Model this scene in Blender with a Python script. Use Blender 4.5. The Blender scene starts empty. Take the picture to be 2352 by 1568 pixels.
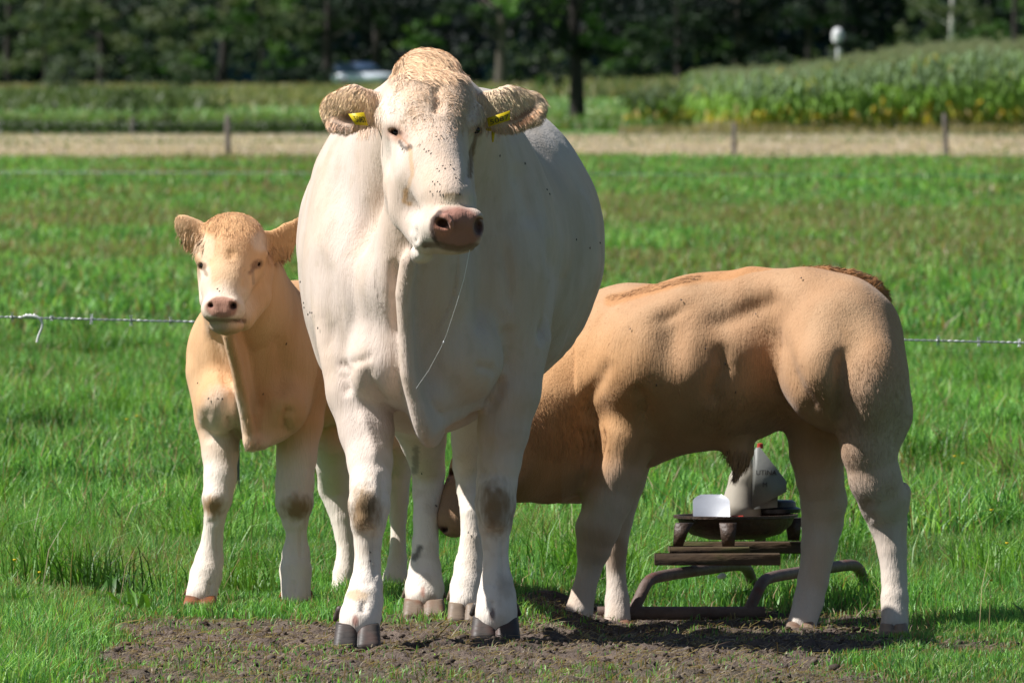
import bpy, math, random, time
import numpy as np
from mathutils import Vector, Matrix

scene = bpy.context.scene
COL = scene.collection
rng = np.random.default_rng(7)
random.seed(7)

# ------------------------------------------------------------------ camera, sky, sun
FPX, HY, CH = 24900.0, 145.0, 1.6          # focal length and horizon row measured on the photo (2352 px wide), eye height
cam_d = bpy.data.cameras.new('camera'); cam = bpy.data.objects.new('camera', cam_d); COL.objects.link(cam)
cam.location = (0, -30, CH); cam.rotation_euler = (math.radians(90), 0, 0)
cam_d.sensor_width = 36; cam_d.lens = 36*FPX/2352; cam_d.shift_y = -(784-HY)/2352
cam_d.clip_start = 1; cam_d.clip_end = 6000
cam_d.dof.use_dof = True; cam_d.dof.focus_distance = 29.7; cam_d.dof.aperture_fstop = 16
scene.camera = cam

SUN_EL, SUN_A = math.radians(50), math.radians(6)      # height; swing from due left towards the camera
sdir = Vector((-math.cos(SUN_EL)*math.cos(SUN_A), -math.cos(SUN_EL)*math.sin(SUN_A), math.sin(SUN_EL)))
sun_d = bpy.data.lights.new('sun', 'SUN'); sun = bpy.data.objects.new('sun', sun_d); COL.objects.link(sun)
sun.rotation_euler = sdir.to_track_quat('Z', 'Y').to_euler(); sun.location = (-20, -10, 25)
sun_d.energy = 5.0; sun_d.angle = math.radians(0.5); sun_d.color = (1.0, 0.965, 0.925)
world = bpy.data.worlds.new("World"); scene.world = world; world.use_nodes = True
nt = world.node_tree; nt.nodes.clear()
sky = nt.nodes.new('ShaderNodeTexSky'); sky.sky_type = 'NISHITA'; sky.sun_disc = False
sky.sun_elevation = SUN_EL; sky.sun_rotation = math.atan2(sdir.x, sdir.y); sky.air_density = 1.0; sky.dust_density = 0.6
bg = nt.nodes.new('ShaderNodeBackground'); bg.inputs['Strength'].default_value = 0.05
wo = nt.nodes.new('ShaderNodeOutputWorld')
nt.links.new(sky.outputs[0], bg.inputs[0]); nt.links.new(bg.outputs[0], wo.inputs[0])
scene.view_settings.view_transform = 'Standard'; scene.view_settings.look = 'None'
scene.view_settings.exposure = 0.5; scene.view_settings.gamma = 1.0
scene.render.engine = 'CYCLES'
scene.cycles.max_bounces = 6; scene.cycles.diffuse_bounces = 3; scene.cycles.transparent_max_bounces = 6

# ------------------------------------------------------------------ helpers
def W(px, py, Y):
    """world point seen at photo pixel (px, py) of the 2352 px wide photo, at depth Y"""
    Z = 30+Y
    return np.array([(px-1176)*Z/FPX, Y, CH-(py-HY)*Z/FPX])
def G(px, Y):                                   # ground x for a pixel column at depth Y
    return (px-1176)*(30+Y)/FPX
def pix(v):
    """(n,3) world -> px, py"""
    Z = 30+v[:, 1]
    return 1176+v[:, 0]*FPX/Z, HY+(CH-v[:, 2])*FPX/Z

_tab = np.random.default_rng(3).random(65536).astype(np.float32)
def _h(ix, iy, iz):
    return _tab[(ix*7919+iy*104729+iz*1299709) & 65535]
def vnoise(p, s=1.0):
    """value noise 0..1 on (n,3) points scaled by s"""
    q = p*s; i = np.floor(q).astype(np.int64); f = q-i; f = f*f*(3-2*f)
    r = 0
    for dx in (0, 1):
        for dy in (0, 1):
            for dz in (0, 1):
                w = np.where(dx, f[:, 0], 1-f[:, 0])*np.where(dy, f[:, 1], 1-f[:, 1])*np.where(dz, f[:, 2], 1-f[:, 2])
                r = r+w*_h(i[:, 0]+dx, i[:, 1]+dy, i[:, 2]+dz)
    return r
def fbm(p, s=1.0, o=3):
    r, a, t = 0, 1.0, 0
    for k in range(o):
        r = r+a*vnoise(p+17.3*k, s*2**k); t += a; a *= .5
    return r/t
def sst(a, b, x):
    t = np.clip((x-a)/(b-a), 0, 1); return t*t*(3-2*t)
def nrm(v):
    return v/np.maximum(np.linalg.norm(v, axis=-1, keepdims=True), 1e-9)

def new_mesh(name, v, faces=None, quads=None, tris=None, smooth=True, col=None, mat=None, normals=None):
    """numpy arrays -> mesh; quads (m,4) and tris (k,3) are index arrays"""
    me = bpy.data.meshes.new(name)
    q = quads if quads is not None else np.zeros((0, 4), int)
    t = tris if tris is not None else np.zeros((0, 3), int)
    nl = q.size+t.size; nf = len(q)+len(t)
    me.vertices.add(len(v)); me.vertices.foreach_set('co', np.ascontiguousarray(v, np.float32).ravel())
    me.loops.add(nl); me.loops.foreach_set('vertex_index', np.concatenate([q.ravel(), t.ravel()]).astype(np.int32))
    me.polygons.add(nf)
    ls = np.concatenate([np.arange(len(q))*4, q.size+np.arange(len(t))*3]).astype(np.int32)
    me.polygons.foreach_set('loop_start', ls)
    if smooth: me.polygons.foreach_set('use_smooth', np.ones(nf, bool))
    me.update(calc_edges=True)
    if col is not None:
        a = me.color_attributes.new('Col', 'FLOAT_COLOR', 'POINT')
        c = np.ones((len(v), 4), np.float32); c[:, :3] = col
        a.data.foreach_set('color', c.ravel())
    if mat is not None: me.materials.append(mat)
    if normals is not None: me.normals_split_custom_set_from_vertices(np.ascontiguousarray(normals, np.float32).tolist() if len(normals) < 10 else normals.astype(np.float32))
    return me
def link(name, me, parent=None):
    o = bpy.data.objects.new(name, me); COL.objects.link(o)
    if parent is not None:
        o.parent = parent
    return o
def tag(o, label=None, cat=None, group=None, kind=None):
    for k, x in (('label', label), ('category', cat), ('group', group), ('kind', kind)):
        if x: o[k] = x
    return o
def empty(name, loc=(0, 0, 0), rz=0):
    o = bpy.data.objects.new(name, None); COL.objects.link(o); o.location = loc; o.rotation_euler.z = rz
    o.empty_display_size = .1
    return o

class MB:
    """collects simple solids into one mesh"""
    def __init__(s): s.v = []; s.q = []; s.t = []; s.n = 0
    def add(s, v, q=None, t=None):
        s.v.append(np.asarray(v, float))
        if q is not None: s.q.append(np.asarray(q, int)+s.n)
        if t is not None and len(t): s.t.append(np.asarray(t, int)+s.n)
        s.n += len(v)
    def box(s, c, size, rot=(0, 0, 0), bev=.0):
        sx, sy, sz = [x/2 for x in size]
        M = Matrix.Rotation(rot[2], 3, 'Z') @ Matrix.Rotation(rot[1], 3, 'Y') @ Matrix.Rotation(rot[0], 3, 'X')
        M = np.array(M)
        if bev <= 0:
            v = np.array([[x, y, z] for x in (-sx, sx) for y in (-sy, sy) for z in (-sz, sz)])
            q = [[0, 1, 3, 2], [4, 6, 7, 5], [0, 4, 5, 1], [2, 3, 7, 6], [0, 2, 6, 4], [1, 5, 7, 3]]
            s.add(v @ M.T+np.array(c), q)
        else:                                   # chamfered: 24 verts
            v = []; idx = {}
            for i, X in enumerate((-1, 1)):
                for j, Y in enumerate((-1, 1)):
                    for k, Z in enumerate((-1, 1)):
                        for ax in range(3):
                            p = [X*(sx-bev), Y*(sy-bev), Z*(sz-bev)]
                            p[ax] = (X*sx, Y*sy, Z*sz)[ax]
                            idx[(i, j, k, ax)] = len(v); v.append(p)
            q = []; t = []
            for ax in range(3):
                o1, o2 = [a for a in range(3) if a != ax]
                for sgn in (0, 1):
                    f = []
                    for (a, b) in ((0, 0), (1, 0), (1, 1), (0, 1)):
                        key = [0, 0, 0]; key[ax] = sgn; key[o1] = a; key[o2] = b
                        f.append(idx[(*key, ax)])
                    q.append(f)
                for a in (0, 1):                # edges along ax
                    for b in (0, 1):
                        k0 = [0, 0, 0]; k0[o1] = a; k0[o2] = b; k0[ax] = 0
                        k1 = list(k0); k1[ax] = 1
                        q.append([idx[(*k0, o1)], idx[(*k1, o1)], idx[(*k1, o2)], idx[(*k0, o2)]])
            for i in (0, 1):
                for j in (0, 1):
                    for k in (0, 1): t.append([idx[(i, j, k, a)] for a in range(3)])
            s.add(np.array(v) @ M.T+np.array(c), q, t)
    def tube(s, pts, r, n=12, cap=True):
        pts = np.asarray(pts, float); m = len(pts)
        rr = np.full(m, r) if np.isscalar(r) else np.asarray(r, float)
        T = nrm(np.gradient(pts, axis=0)); up = np.array([0., 0, 1]) if abs(T[0][2]) < .9 else np.array([1., 0, 0])
        v = []; a = np.linspace(0, 2*math.pi, n, endpoint=False); B = None
        for i in range(m):
            A = np.cross(T[i], up if B is None else B); A /= np.linalg.norm(A)+1e-9
            Bn = np.cross(A, T[i]); B = Bn if B is None else Bn
            v.append(pts[i]+rr[i]*(np.cos(a)[:, None]*A+np.sin(a)[:, None]*Bn))
            B = Bn
        v = np.concatenate(v)
        q = [[i*n+j, i*n+(j+1) % n, (i+1)*n+(j+1) % n, (i+1)*n+j] for i in range(m-1) for j in range(n)]
        t = []
        if cap:
            v = np.vstack([v, pts[:1], pts[-1:]]); c0, c1 = m*n, m*n+1
            t = [[c0, (j+1) % n, j] for j in range(n)]+[[c1, (m-1)*n+j, (m-1)*n+(j+1) % n] for j in range(n)]
        s.add(v, q, t)
    def lathe(s, c, prof, n=24, sx=1, sy=1, rz=0):
        """prof: list of (r, z); stretched sx, sy"""
        a = np.linspace(0, 2*math.pi, n, endpoint=False); v = []
        for r, z in prof:
            x, y = r*np.cos(a)*sx, r*np.sin(a)*sy
            v.append(np.stack([x*math.cos(rz)-y*math.sin(rz), x*math.sin(rz)+y*math.cos(rz), np.full(n, z)], 1))
        v = np.concatenate(v)+np.array(c); m = len(prof)
        q = [[i*n+j, i*n+(j+1) % n, (i+1)*n+(j+1) % n, (i+1)*n+j] for i in range(m-1) for j in range(n)]
        s.add(v, q)
    def prism(s, poly, d, M=None, off=(0, 0, 0)):
        """convex polygon in x,z extruded by d in y"""
        n = len(poly)
        v = np.array([[x, -d/2, z] for x, z in poly]+[[x, d/2, z] for x, z in poly])
        if M is not None: v = v @ np.array(M).T
        v = v+np.array(off)
        q = [[i, (i+1) % n, n+(i+1) % n, n+i] for i in range(n)]
        t = [[0, i+1, i] for i in range(1, n-1)]+[[n, n+i, n+i+1] for i in range(1, n-1)]
        s.add(v, q, t)
    def mesh(s, name, mat, smooth=False, origin=(0, 0, 0), col=None):
        v = np.concatenate(s.v)-np.array(origin)
        q = np.concatenate(s.q) if s.q else None; t = np.concatenate(s.t) if s.t else None
        me = new_mesh(name, v, quads=q, tris=t, smooth=smooth, mat=mat, col=col)
        if smooth:
            try: me.set_sharp_from_angle(angle=math.radians(40))
            except Exception: pass
        return me
    def build(s, name, mat, parent=None, smooth=False, origin=None):
        og = origin if origin is not None else (tuple(parent.location) if parent is not None else (0, 0, 0))
        return link(name, s.mesh(name, mat, smooth, og), parent)

# ------------------------------------------------------------------ node material helpers
def material(name):
    m = bpy.data.materials.new(name); m.use_nodes = True
    n = m.node_tree.nodes; n.clear()
    out = n.new('ShaderNodeOutputMaterial'); b = n.new('ShaderNodeBsdfPrincipled')
    m.node_tree.links.new(b.outputs[0], out.inputs[0])
    return m, m.node_tree, b, out
def N(t, kind, **kw):
    n = t.nodes.new(kind)
    for k, v in kw.items():
        if k.startswith('i_'): n.inputs[k[2:]].default_value = v
        else: setattr(n, k, v)
    return n
def ramp(t, fac, stops):
    r = t.nodes.new('ShaderNodeValToRGB'); e = r.color_ramp.elements
    while len(e) < len(stops): e.new(.5)
    for el, (p, c) in zip(e, stops):
        el.position = p; el.color = (*c, 1) if len(c) == 3 else c
    t.links.new(fac, r.inputs[0]); return r
def mottled(name, cols, scale=8, rough=.8, bump=.3, detail=6, metallic=0, stretch=(1, 1, 1), spec=.3, bscale=None, bdist=.01):
    """solid material whose colour wanders through cols by noise"""
    m, t, b, out = material(name)
    tc = N(t, 'ShaderNodeTexCoord'); mp = N(t, 'ShaderNodeMapping'); mp.inputs['Scale'].default_value = stretch
    t.links.new(tc.outputs['Object'], mp.inputs[0])
    no = N(t, 'ShaderNodeTexNoise'); no.inputs['Scale'].default_value = scale; no.inputs['Detail'].default_value = detail; no.inputs['Roughness'].default_value = .65
    t.links.new(mp.outputs[0], no.inputs['Vector'])
    k = len(cols); r = ramp(t, no.outputs[0], [(.3+.4*i/max(1, k-1), c) for i, c in enumerate(cols)])
    t.links.new(r.outputs[0], b.inputs['Base Color'])
    b.inputs['Roughness'].default_value = rough; b.inputs['Metallic'].default_value = metallic; b.inputs['Specular IOR Level'].default_value = spec
    if bump:
        n2 = N(t, 'ShaderNodeTexNoise'); n2.inputs['Scale'].default_value = bscale or scale*4; n2.inputs['Detail'].default_value = 5
        t.links.new(mp.outputs[0], n2.inputs['Vector'])
        bp = N(t, 'ShaderNodeBump'); bp.inputs['Strength'].default_value = bump; bp.inputs['Distance'].default_value = bdist
        t.links.new(n2.outputs[0], bp.inputs['Height']); t.links.new(bp.outputs[0], b.inputs['Normal'])
    return m
# ------------------------------------------------------------------ sculpting: smooth union of tapered limbs and ellipsoids, polygonised
class Sculpt:
    """signed distance sculpture; points are (px, py, depth) of the photo, radii in photo pixels at that depth"""
    def __init__(s): s.p = []; s.dy = 0
    def ell(s, c, r, roll=0, yaw=0, pitch=0, k=20, op='u'):
        c = (c[0], c[1], c[2]+s.dy); sc = (30+c[2])/FPX
        R = Matrix.Rotation(math.radians(yaw), 3, 'Z') @ Matrix.Rotation(math.radians(roll), 3, 'Y') @ Matrix.Rotation(math.radians(pitch), 3, 'X')
        s.p.append(dict(t='e', c=W(*c), r=np.array([r[0]*sc, r[1], r[2]*sc]), R=np.array(R), k=k*sc, op=op)); return s
    def chain(s, pts, k=20, op='u', fl=None):
        """pts: (px, py, depth, r); fl = (axis vector, factor): thinner (factor < 1) along the axis"""
        pts = [(p[0], p[1], p[2]+s.dy, p[3]) for p in pts]; P = np.array([W(*p[:3]) for p in pts]); r = np.array([p[3]*(30+p[2])/FPX for p in pts])
        s.p.append(dict(t='c', P=P, r=r, k=k*(30+pts[0][2])/FPX, op=op, fl=fl)); return s
    def bounds(s):
        lo = np.full(3, 1e9); hi = np.full(3, -1e9)
        for p in s.p:
            if p['op'] != 'u': continue
            if p['t'] == 'e':
                e = np.sqrt(((p['R']*p['r'])**2).sum(1)); lo = np.minimum(lo, p['c']-e); hi = np.maximum(hi, p['c']+e)
            else:
                lo = np.minimum(lo, (p['P']-p['r'][:, None]).min(0)); hi = np.maximum(hi, (p['P']+p['r'][:, None]).max(0))
        return lo-.03, hi+.03
    def polygonise(s, step, ysteps=None):
        """ysteps: list of (y_from, step) for a depth-wise coarser grid. Returns verts, quads"""
        lo, hi = s.bounds()
        xs = np.arange(lo[0], hi[0]+step, step); zs = np.arange(lo[2], hi[2]+step, step)
        if ysteps:
            ys = [lo[1]]
            while ys[-1] < hi[1]:
                st = step
                for y0, q in ysteps:
                    if ys[-1] >= y0: st = q
                ys.append(ys[-1]+st)
            ys = np.array(ys)
        else: ys = np.arange(lo[1], hi[1]+step, step)
        F = np.full((len(xs), len(ys), len(zs)), 9., np.float32)
        for p in s.p:
            k = p['k']; m = k*1.2+2.5*step
            if p['t'] == 'e':
                e = np.sqrt(((p['R']*p['r'])**2).sum(1)); a, b = p['c']-e-m, p['c']+e+m
            else:
                a = (p['P']-p['r'][:, None]).min(0)-m; b = (p['P']+p['r'][:, None]).max(0)+m
            sl = []
            for A, u, w in ((xs, a[0], b[0]), (ys, a[1], b[1]), (zs, a[2], b[2])):
                i0 = max(0, np.searchsorted(A, u)-1); i1 = min(len(A), np.searchsorted(A, w)+1); sl.append(slice(i0, i1))
            x = xs[sl[0]].astype(np.float32)[:, None, None]; y = ys[sl[1]].astype(np.float32)[None, :, None]; z = zs[sl[2]].astype(np.float32)[None, None, :]
            if x.size == 0 or y.size == 0 or z.size == 0: continue
            if p['t'] == 'e':
                dx, dy, dz = x-p['c'][0], y-p['c'][1], z-p['c'][2]; R = p['R']; r = p['r']
                q = [(R[0, i]*dx+R[1, i]*dy+R[2, i]*dz) for i in range(3)]
                k0 = np.sqrt((q[0]/r[0])**2+(q[1]/r[1])**2+(q[2]/r[2])**2)
                k1 = np.sqrt((q[0]/r[0]**2)**2+(q[1]/r[1]**2)**2+(q[2]/r[2]**2)**2)
                d = k0*(k0-1)/np.maximum(k1, 1e-6)
            else:
                d = None
                for i in range(max(1, len(p['P'])-1)):
                    A = p['P'][i]; B = p['P'][min(i+1, len(p['P'])-1)]; ra = p['r'][i]; rb = p['r'][min(i+1, len(p['P'])-1)]
                    ba = B-A; L = max((ba*ba).sum(), 1e-9)
                    px_, py_, pz_ = x-A[0], y-A[1], z-A[2]
                    h = np.clip((px_*ba[0]+py_*ba[1]+pz_*ba[2])/L, 0, 1)
                    vx, vy, vz = px_-h*ba[0], py_-h*ba[1], pz_-h*ba[2]
                    if p['fl']:
                        u, f = p['fl']; u = np.array(u, float)/np.linalg.norm(u); g = 1/f-1
                        dt = vx*u[0]+vy*u[1]+vz*u[2]
                        vx, vy, vz = vx+g*dt*u[0], vy+g*dt*u[1], vz+g*dt*u[2]
                    dd = np.sqrt(vx*vx+vy*vy+vz*vz)-(ra+(rb-ra)*h)
                    if p['fl'] and p['fl'][1] < 1: dd = dd*max(p['fl'][1], .5)
                    if d is None: d = dd
                    else:
                        kk = .25*min(ra, rb)+1e-5; hh = np.clip(.5+.5*(d-dd)/kk, 0, 1)
                        d = d+(dd-d)*hh-kk*hh*(1-hh)
            f = F[tuple(sl)]
            if p['op'] == 'u':
                h = np.clip(.5+.5*(f-d)/k, 0, 1); F[tuple(sl)] = f+(d-f)*h-k*h*(1-h)
            else:
                d = -d; h = np.clip(.5-.5*(f-d)/k, 0, 1); F[tuple(sl)] = f+(d-f)*h+k*h*(1-h)
        return surface_nets(F, xs, ys, zs)

def surface_nets(F, xs, ys, zs):
    S = F < 0
    nx, ny, nz = F.shape
    c = S[:-1, :-1, :-1].astype(np.int8)
    for dx, dy, dz in ((1, 0, 0), (0, 1, 0), (1, 1, 0), (0, 0, 1), (1, 0, 1), (0, 1, 1), (1, 1, 1)):
        c = c+S[dx:nx-1+dx, dy:ny-1+dy, dz:nz-1+dz]
    I, J, K = np.nonzero((c > 0) & (c < 8))
    idx = np.full(c.shape, -1, np.int32); idx[I, J, K] = np.arange(len(I))
    acc = np.zeros((len(I), 3)); cnt = np.zeros(len(I))
    ax = [xs, ys, zs]
    corners = [(a, b, d) for a in (0, 1) for b in (0, 1) for d in (0, 1)]
    for p in corners:
        for a in range(3):
            if p[a]: continue
            q = list(p); q[a] = 1
            f0 = F[I+p[0], J+p[1], K+p[2]]; f1 = F[I+q[0], J+q[1], K+q[2]]
            m = (f0 < 0) != (f1 < 0)
            t = np.where(m, f0/np.where(m, f0-f1, 1), 0)
            for b in range(3):
                base = ax[b][(I, J, K)[b]+p[b]]
                if b == a: base = base+t*(ax[b][(I, J, K)[b]+1]-base)
                acc[:, b] += np.where(m, base, 0)
            cnt += m
    v = acc/cnt[:, None]
    quads = []
    for a in range(3):
        b, d = [(1, 2), (2, 0), (0, 1)][a]
        sh = [slice(None)]*3; s0 = list(sh); s1 = list(sh)
        s0[a] = slice(0, -1); s1[a] = slice(1, None)
        A = S[tuple(s0)]; B = S[tuple(s1)]
        E = np.nonzero(A != B); E = [e.copy() for e in E]
        ok = (E[b] > 0) & (E[d] > 0) & (E[b] < F.shape[b]-1) & (E[d] < F.shape[d]-1)
        E = [e[ok] for e in E]
        inside = A[tuple(E)]
        def cell(db, dd):
            e = [x for x in E]; e[b] = e[b]-db; e[d] = e[d]-dd
            return idx[tuple(e)]
        q = np.stack([cell(1, 1), cell(0, 1), cell(0, 0), cell(1, 0)], 1)
        q[~inside] = q[~inside][:, ::-1]
        quads.append(q)
    q = np.concatenate(quads); q = q[(q >= 0).all(1)]
    return v, q

def smooth_verts(v, q, it=2, lam=.5):
    e = np.concatenate([q[:, [0, 1]], q[:, [1, 2]], q[:, [2, 3]], q[:, [3, 0]]])
    for _ in range(it):
        for l in (lam, -lam*1.04):
            s = np.zeros_like(v); n = np.zeros(len(v))
            for c in range(3):
                s[:, c] = np.bincount(e[:, 0], v[e[:, 1], c], len(v))+np.bincount(e[:, 1], v[e[:, 0], c], len(v))
            n = np.bincount(e.ravel(), minlength=len(v)).astype(float)
            v = v+l*(s/np.maximum(n, 1)[:, None]-v)
    return v
def vert_normals(v, q):
    fn = np.cross(v[q[:, 2]]-v[q[:, 0]], v[q[:, 3]]-v[q[:, 1]])
    n = np.zeros_like(v)
    for c in range(3):
        for k in range(4): n[:, c] += np.bincount(q[:, k], fn[:, c], len(v))
    return nrm(n)
def poly_dist(px, py, line):
    """distance of 2D points to a polyline, and the position 0..1 along it"""
    L = np.asarray(line, float); d = np.full(len(px), 1e9); u = np.zeros(len(px)); m = len(L)-1
    for i in range(m):
        a, b = L[i, :2], L[i+1, :2]; ba = b-a; ll = max((ba*ba).sum(), 1e-9)
        h = np.clip(((px-a[0])*ba[0]+(py-a[1])*ba[1])/ll, 0, 1)
        dd = np.hypot(px-a[0]-h*ba[0], py-a[1]-h*ba[1]); w = dd < d
        d = np.where(w, dd, d); u = np.where(w, (i+h)/m, u)
    return d, u
class Skin:
    """verts/quads of one animal plus its coat colour, hair length and hair direction, edited by photo-pixel regions"""
    def __init__(s, v, q, base):
        s.v, s.q = v, q; s.n = vert_normals(v, q); s.px, s.py = pix(v); s.Y = v[:, 1]
        s.col = np.tile(np.array(base, float), (len(v), 1)); s.hl = np.full(len(v), .009); s.hd = np.tile(np.array([0, .25, -1.]), (len(v), 1))
    def crease(s, line, w, d, y=(-9, 9), face=.25):
        """furrow (d > 0) or ridge (d < 0) of half width w px and depth d m along a polyline, only where the skin faces the camera"""
        D, u = poly_dist(s.px, s.py, line)
        end = sst(0, .28, np.minimum(u, 1-u)+.03)
        a = np.exp(-(D/w)**2)*end*sst(y[0], y[0]+.06, s.Y)*(1-sst(y[1]-.06, y[1], s.Y))*sst(face-.25, face+.25, -s.n[:, 1])
        s.v = s.v-s.n*(d*a)[:, None]
    def bump(s, c, r, d, y=(-9, 9), roll=0):
        a = s.mask(c, r, y, roll, soft=True)
        s.v = s.v+s.n*(d*a)[:, None]
    def mask(s, c, r, y=(-9, 9), roll=0, soft=False, edge=.35, jag=0):
        dx, dy = s.px-c[0], s.py-c[1]; R = math.radians(roll); x = dx*math.cos(R)+dy*math.sin(R); z = -dx*math.sin(R)+dy*math.cos(R)
        e = np.sqrt((x/r[0])**2+(z/r[1])**2)
        if jag: e = e+jag*(fbm(s.v*np.array([1, 1, .35]), 95, 3)-.5)
        m = (s.Y > y[0]) & (s.Y < y[1])
        if soft: return np.exp(-e*e)*m
        return (1-sst(1-edge, 1+edge, e))*m
    def paint(s, colr, c, r, y=(-9, 9), roll=0, edge=.35, a=1, jag=.25):
        w = (s.mask(c, r, y, roll, edge=edge, jag=jag)*a)[:, None]; s.col = s.col*(1-w)+np.array(colr)*w
    def pline(s, colr, line, w, y=(-9, 9), a=1, jag=.3):
        D, u = poly_dist(s.px, s.py, line); D = D/w+jag*(fbm(s.v, 70, 2)-.5)
        k = ((1-sst(.5, 1.3, D))*a*((s.Y > y[0]) & (s.Y < y[1])))[:, None]; s.col = s.col*(1-k)+np.array(colr)*k
    def hair(s, c, r, ln=None, d=None, y=(-9, 9), roll=0):
        w = s.mask(c, r, y, roll)
        if ln is not None: s.hl = s.hl*(1-w)+ln*w
        if d is not None: s.hd = s.hd*(1-w)[:, None]+np.array(d, float)*w[:, None]
    def done(s):
        s.n = vert_normals(s.v, s.q)

def fur(sk, n, width=.0011, lift=.3, wob=.35, seed=1, keep=None, lenf=1.0, tipl=1.12, three=False, clump_s=0, clump_f=.6, dark=.84, nj_s=.3, cvar=.1, glow=0):
    """strands growing from the skin: returns verts, tris, colours, normals"""
    r = np.random.default_rng(seed); q = sk.q; v = sk.v
    A = np.linalg.norm(np.cross(v[q[:, 2]]-v[q[:, 0]], v[q[:, 3]]-v[q[:, 1]]), axis=1)
    hw = sk.hl[q].mean(1) > .0015
    A = A*hw
    if keep is not None: A = A*keep[q].mean(1)
    f = r.choice(len(q), n, p=A/A.sum()); a, b = r.random((n, 1)), r.random((n, 1))
    w = [(1-a)*(1-b), a*(1-b), a*b, (1-a)*b]
    mix = lambda X: sum(wi*X[q[f, i]] for i, wi in enumerate(w))
    P, Nn, D, C = mix(v), nrm(mix(sk.n)), mix(sk.hd), mix(sk.col)
    Ln = mix(sk.hl[:, None])*r.uniform(.6, 1.3, (n, 1))*lenf
    clump = np.stack([vnoise(P+5, 35), vnoise(P+55, 35), vnoise(P+95, 35)], 1)-.5
    D = nrm(D)+wob*r.normal(size=(n, 3))*.5+clump*wob*2.2
    T = nrm(D-Nn*(D*Nn).sum(1, keepdims=True))
    side = nrm(np.cross(Nn, T)); roll = r.normal(size=(n, 1))*.25
    side = nrm(side+Nn*roll)
    lf = lift*r.uniform(.4, 1.6, (n, 1)); up = nrm(T+Nn*lf)
    wd = width*r.uniform(.7, 1.3, (n, 1))
    shade = r.uniform(dark, 1.16, (n, 1)); C = np.clip(C*shade, 0, 1)
    nj = nrm(Nn+nj_s*r.normal(size=(n, 3))+.12*T)
    if glow: nj = nrm(nj+glow*np.array([-.6, -.1, .75]))          # normals leaned towards the sun, so long hair shades brighter
    root = P-Nn*.001
    tip0 = root+up*Ln
    if clump_s:
        cell = np.floor((P+.006*r.normal(size=P.shape))*clump_s).astype(np.int64); key = cell[:, 0]*1000003+cell[:, 1]*10007+cell[:, 2]
        _, inv = np.unique(key, return_inverse=True); cn = np.bincount(inv).astype(float)
        cm = np.stack([np.bincount(inv, tip0[:, c])/cn for c in range(3)], 1)
        cs_ = np.random.default_rng(seed+99).uniform(1-cvar, 1+cvar*.8, len(cn))[inv][:, None]; C = np.clip(C*cs_, 0, 1)
        tip0 = tip0+(cm[inv]-tip0)*clump_f
    if not three:
        V = np.stack([root+side*wd/2, root-side*wd/2, tip0], 1).reshape(-1, 3)
        Tn = np.arange(3*n).reshape(n, 3); CC = np.repeat(C, 3, 0); CC[2::3] = np.clip(CC[2::3]*tipl, 0, 1); NN = np.repeat(nj, 3, 0)
        return V, Tn, CC, NN
    mid = root+up*Ln*.5; up2 = nrm(T+Nn*lf*.1+np.array([0, 0, -.35])); tip = mid+up2*Ln*.5+(tip0-root-up*Ln)*.9; mid = mid+(tip0-root-up*Ln)*.45
    V = np.stack([root+side*wd/2, root-side*wd/2, mid+side*wd*.42, mid-side*wd*.42, tip], 1).reshape(-1, 3)
    o = np.arange(n)[:, None]*5
    Tn = np.concatenate([o+[0, 1, 3], o+[0, 3, 2], o+[2, 3, 4]], 1).reshape(-1, 3)
    CC = np.repeat(C, 5, 0); CC[4::5] = np.clip(CC[4::5]*tipl, 0, 1); NN = np.repeat(nj, 5, 0)
    return V, Tn, CC, NN

def hide_material(name, streak=(1, 1, .25), rough=.75):
    m, t, b, out = material(name)
    at = N(t, 'ShaderNodeAttribute', attribute_name='Col')
    tc = N(t, 'ShaderNodeTexCoord'); mp = N(t, 'ShaderNodeMapping'); mp.inputs['Scale'].default_value = streak
    t.links.new(tc.outputs['Object'], mp.inputs[0])
    n1 = N(t, 'ShaderNodeTexNoise'); n1.inputs['Scale'].default_value = 9; n1.inputs['Detail'].default_value = 6; n1.inputs['Roughness'].default_value = .6
    t.links.new(mp.outputs[0], n1.inputs['Vector'])
    r = ramp(t, n1.outputs[0], [(.3, (.90, .87, .82)), (.5, (1, 1, 1)), (.72, (1.06, 1.08, 1.1))])
    mx = N(t, 'ShaderNodeMix', data_type='RGBA', blend_type='MULTIPLY'); mx.inputs[0].default_value = 1
    t.links.new(at.outputs['Color'], mx.inputs[6]); t.links.new(r.outputs[0], mx.inputs[7])
    t.links.new(mx.outputs[2], b.inputs['Base Color'])
    b.inputs['Roughness'].default_value = rough; b.inputs['Specular IOR Level'].default_value = .25
    b.inputs['Sheen Weight'].default_value = .12; b.inputs['Sheen Roughness'].default_value = .5
    mp2 = N(t, 'ShaderNodeMapping'); mp2.inputs['Scale'].default_value = (1, 1, .14); t.links.new(tc.outputs['Object'], mp2.inputs[0])
    n2 = N(t, 'ShaderNodeTexNoise'); n2.inputs['Scale'].default_value = 190; n2.inputs['Detail'].default_value = 3
    t.links.new(mp2.outputs[0], n2.inputs['Vector'])
    n3 = N(t, 'ShaderNodeTexNoise'); n3.inputs['Scale'].default_value = 62; n3.inputs['Detail'].default_value = 4; n3.inputs['Distortion'].default_value = .6
    t.links.new(mp2.outputs[0], n3.inputs['Vector'])
    b3 = N(t, 'ShaderNodeBump'); b3.inputs['Strength'].default_value = .3; b3.inputs['Distance'].default_value = .006; t.links.new(n3.outputs[0], b3.inputs['Height'])
    bp = N(t, 'ShaderNodeBump'); bp.inputs['Strength'].default_value = .55; bp.inputs['Distance'].default_value = .004
    t.links.new(n2.outputs[0], bp.inputs['Height']); t.links.new(b3.outputs[0], bp.inputs['Normal']); t.links.new(bp.outputs[0], b.inputs['Normal'])
    return m
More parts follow.
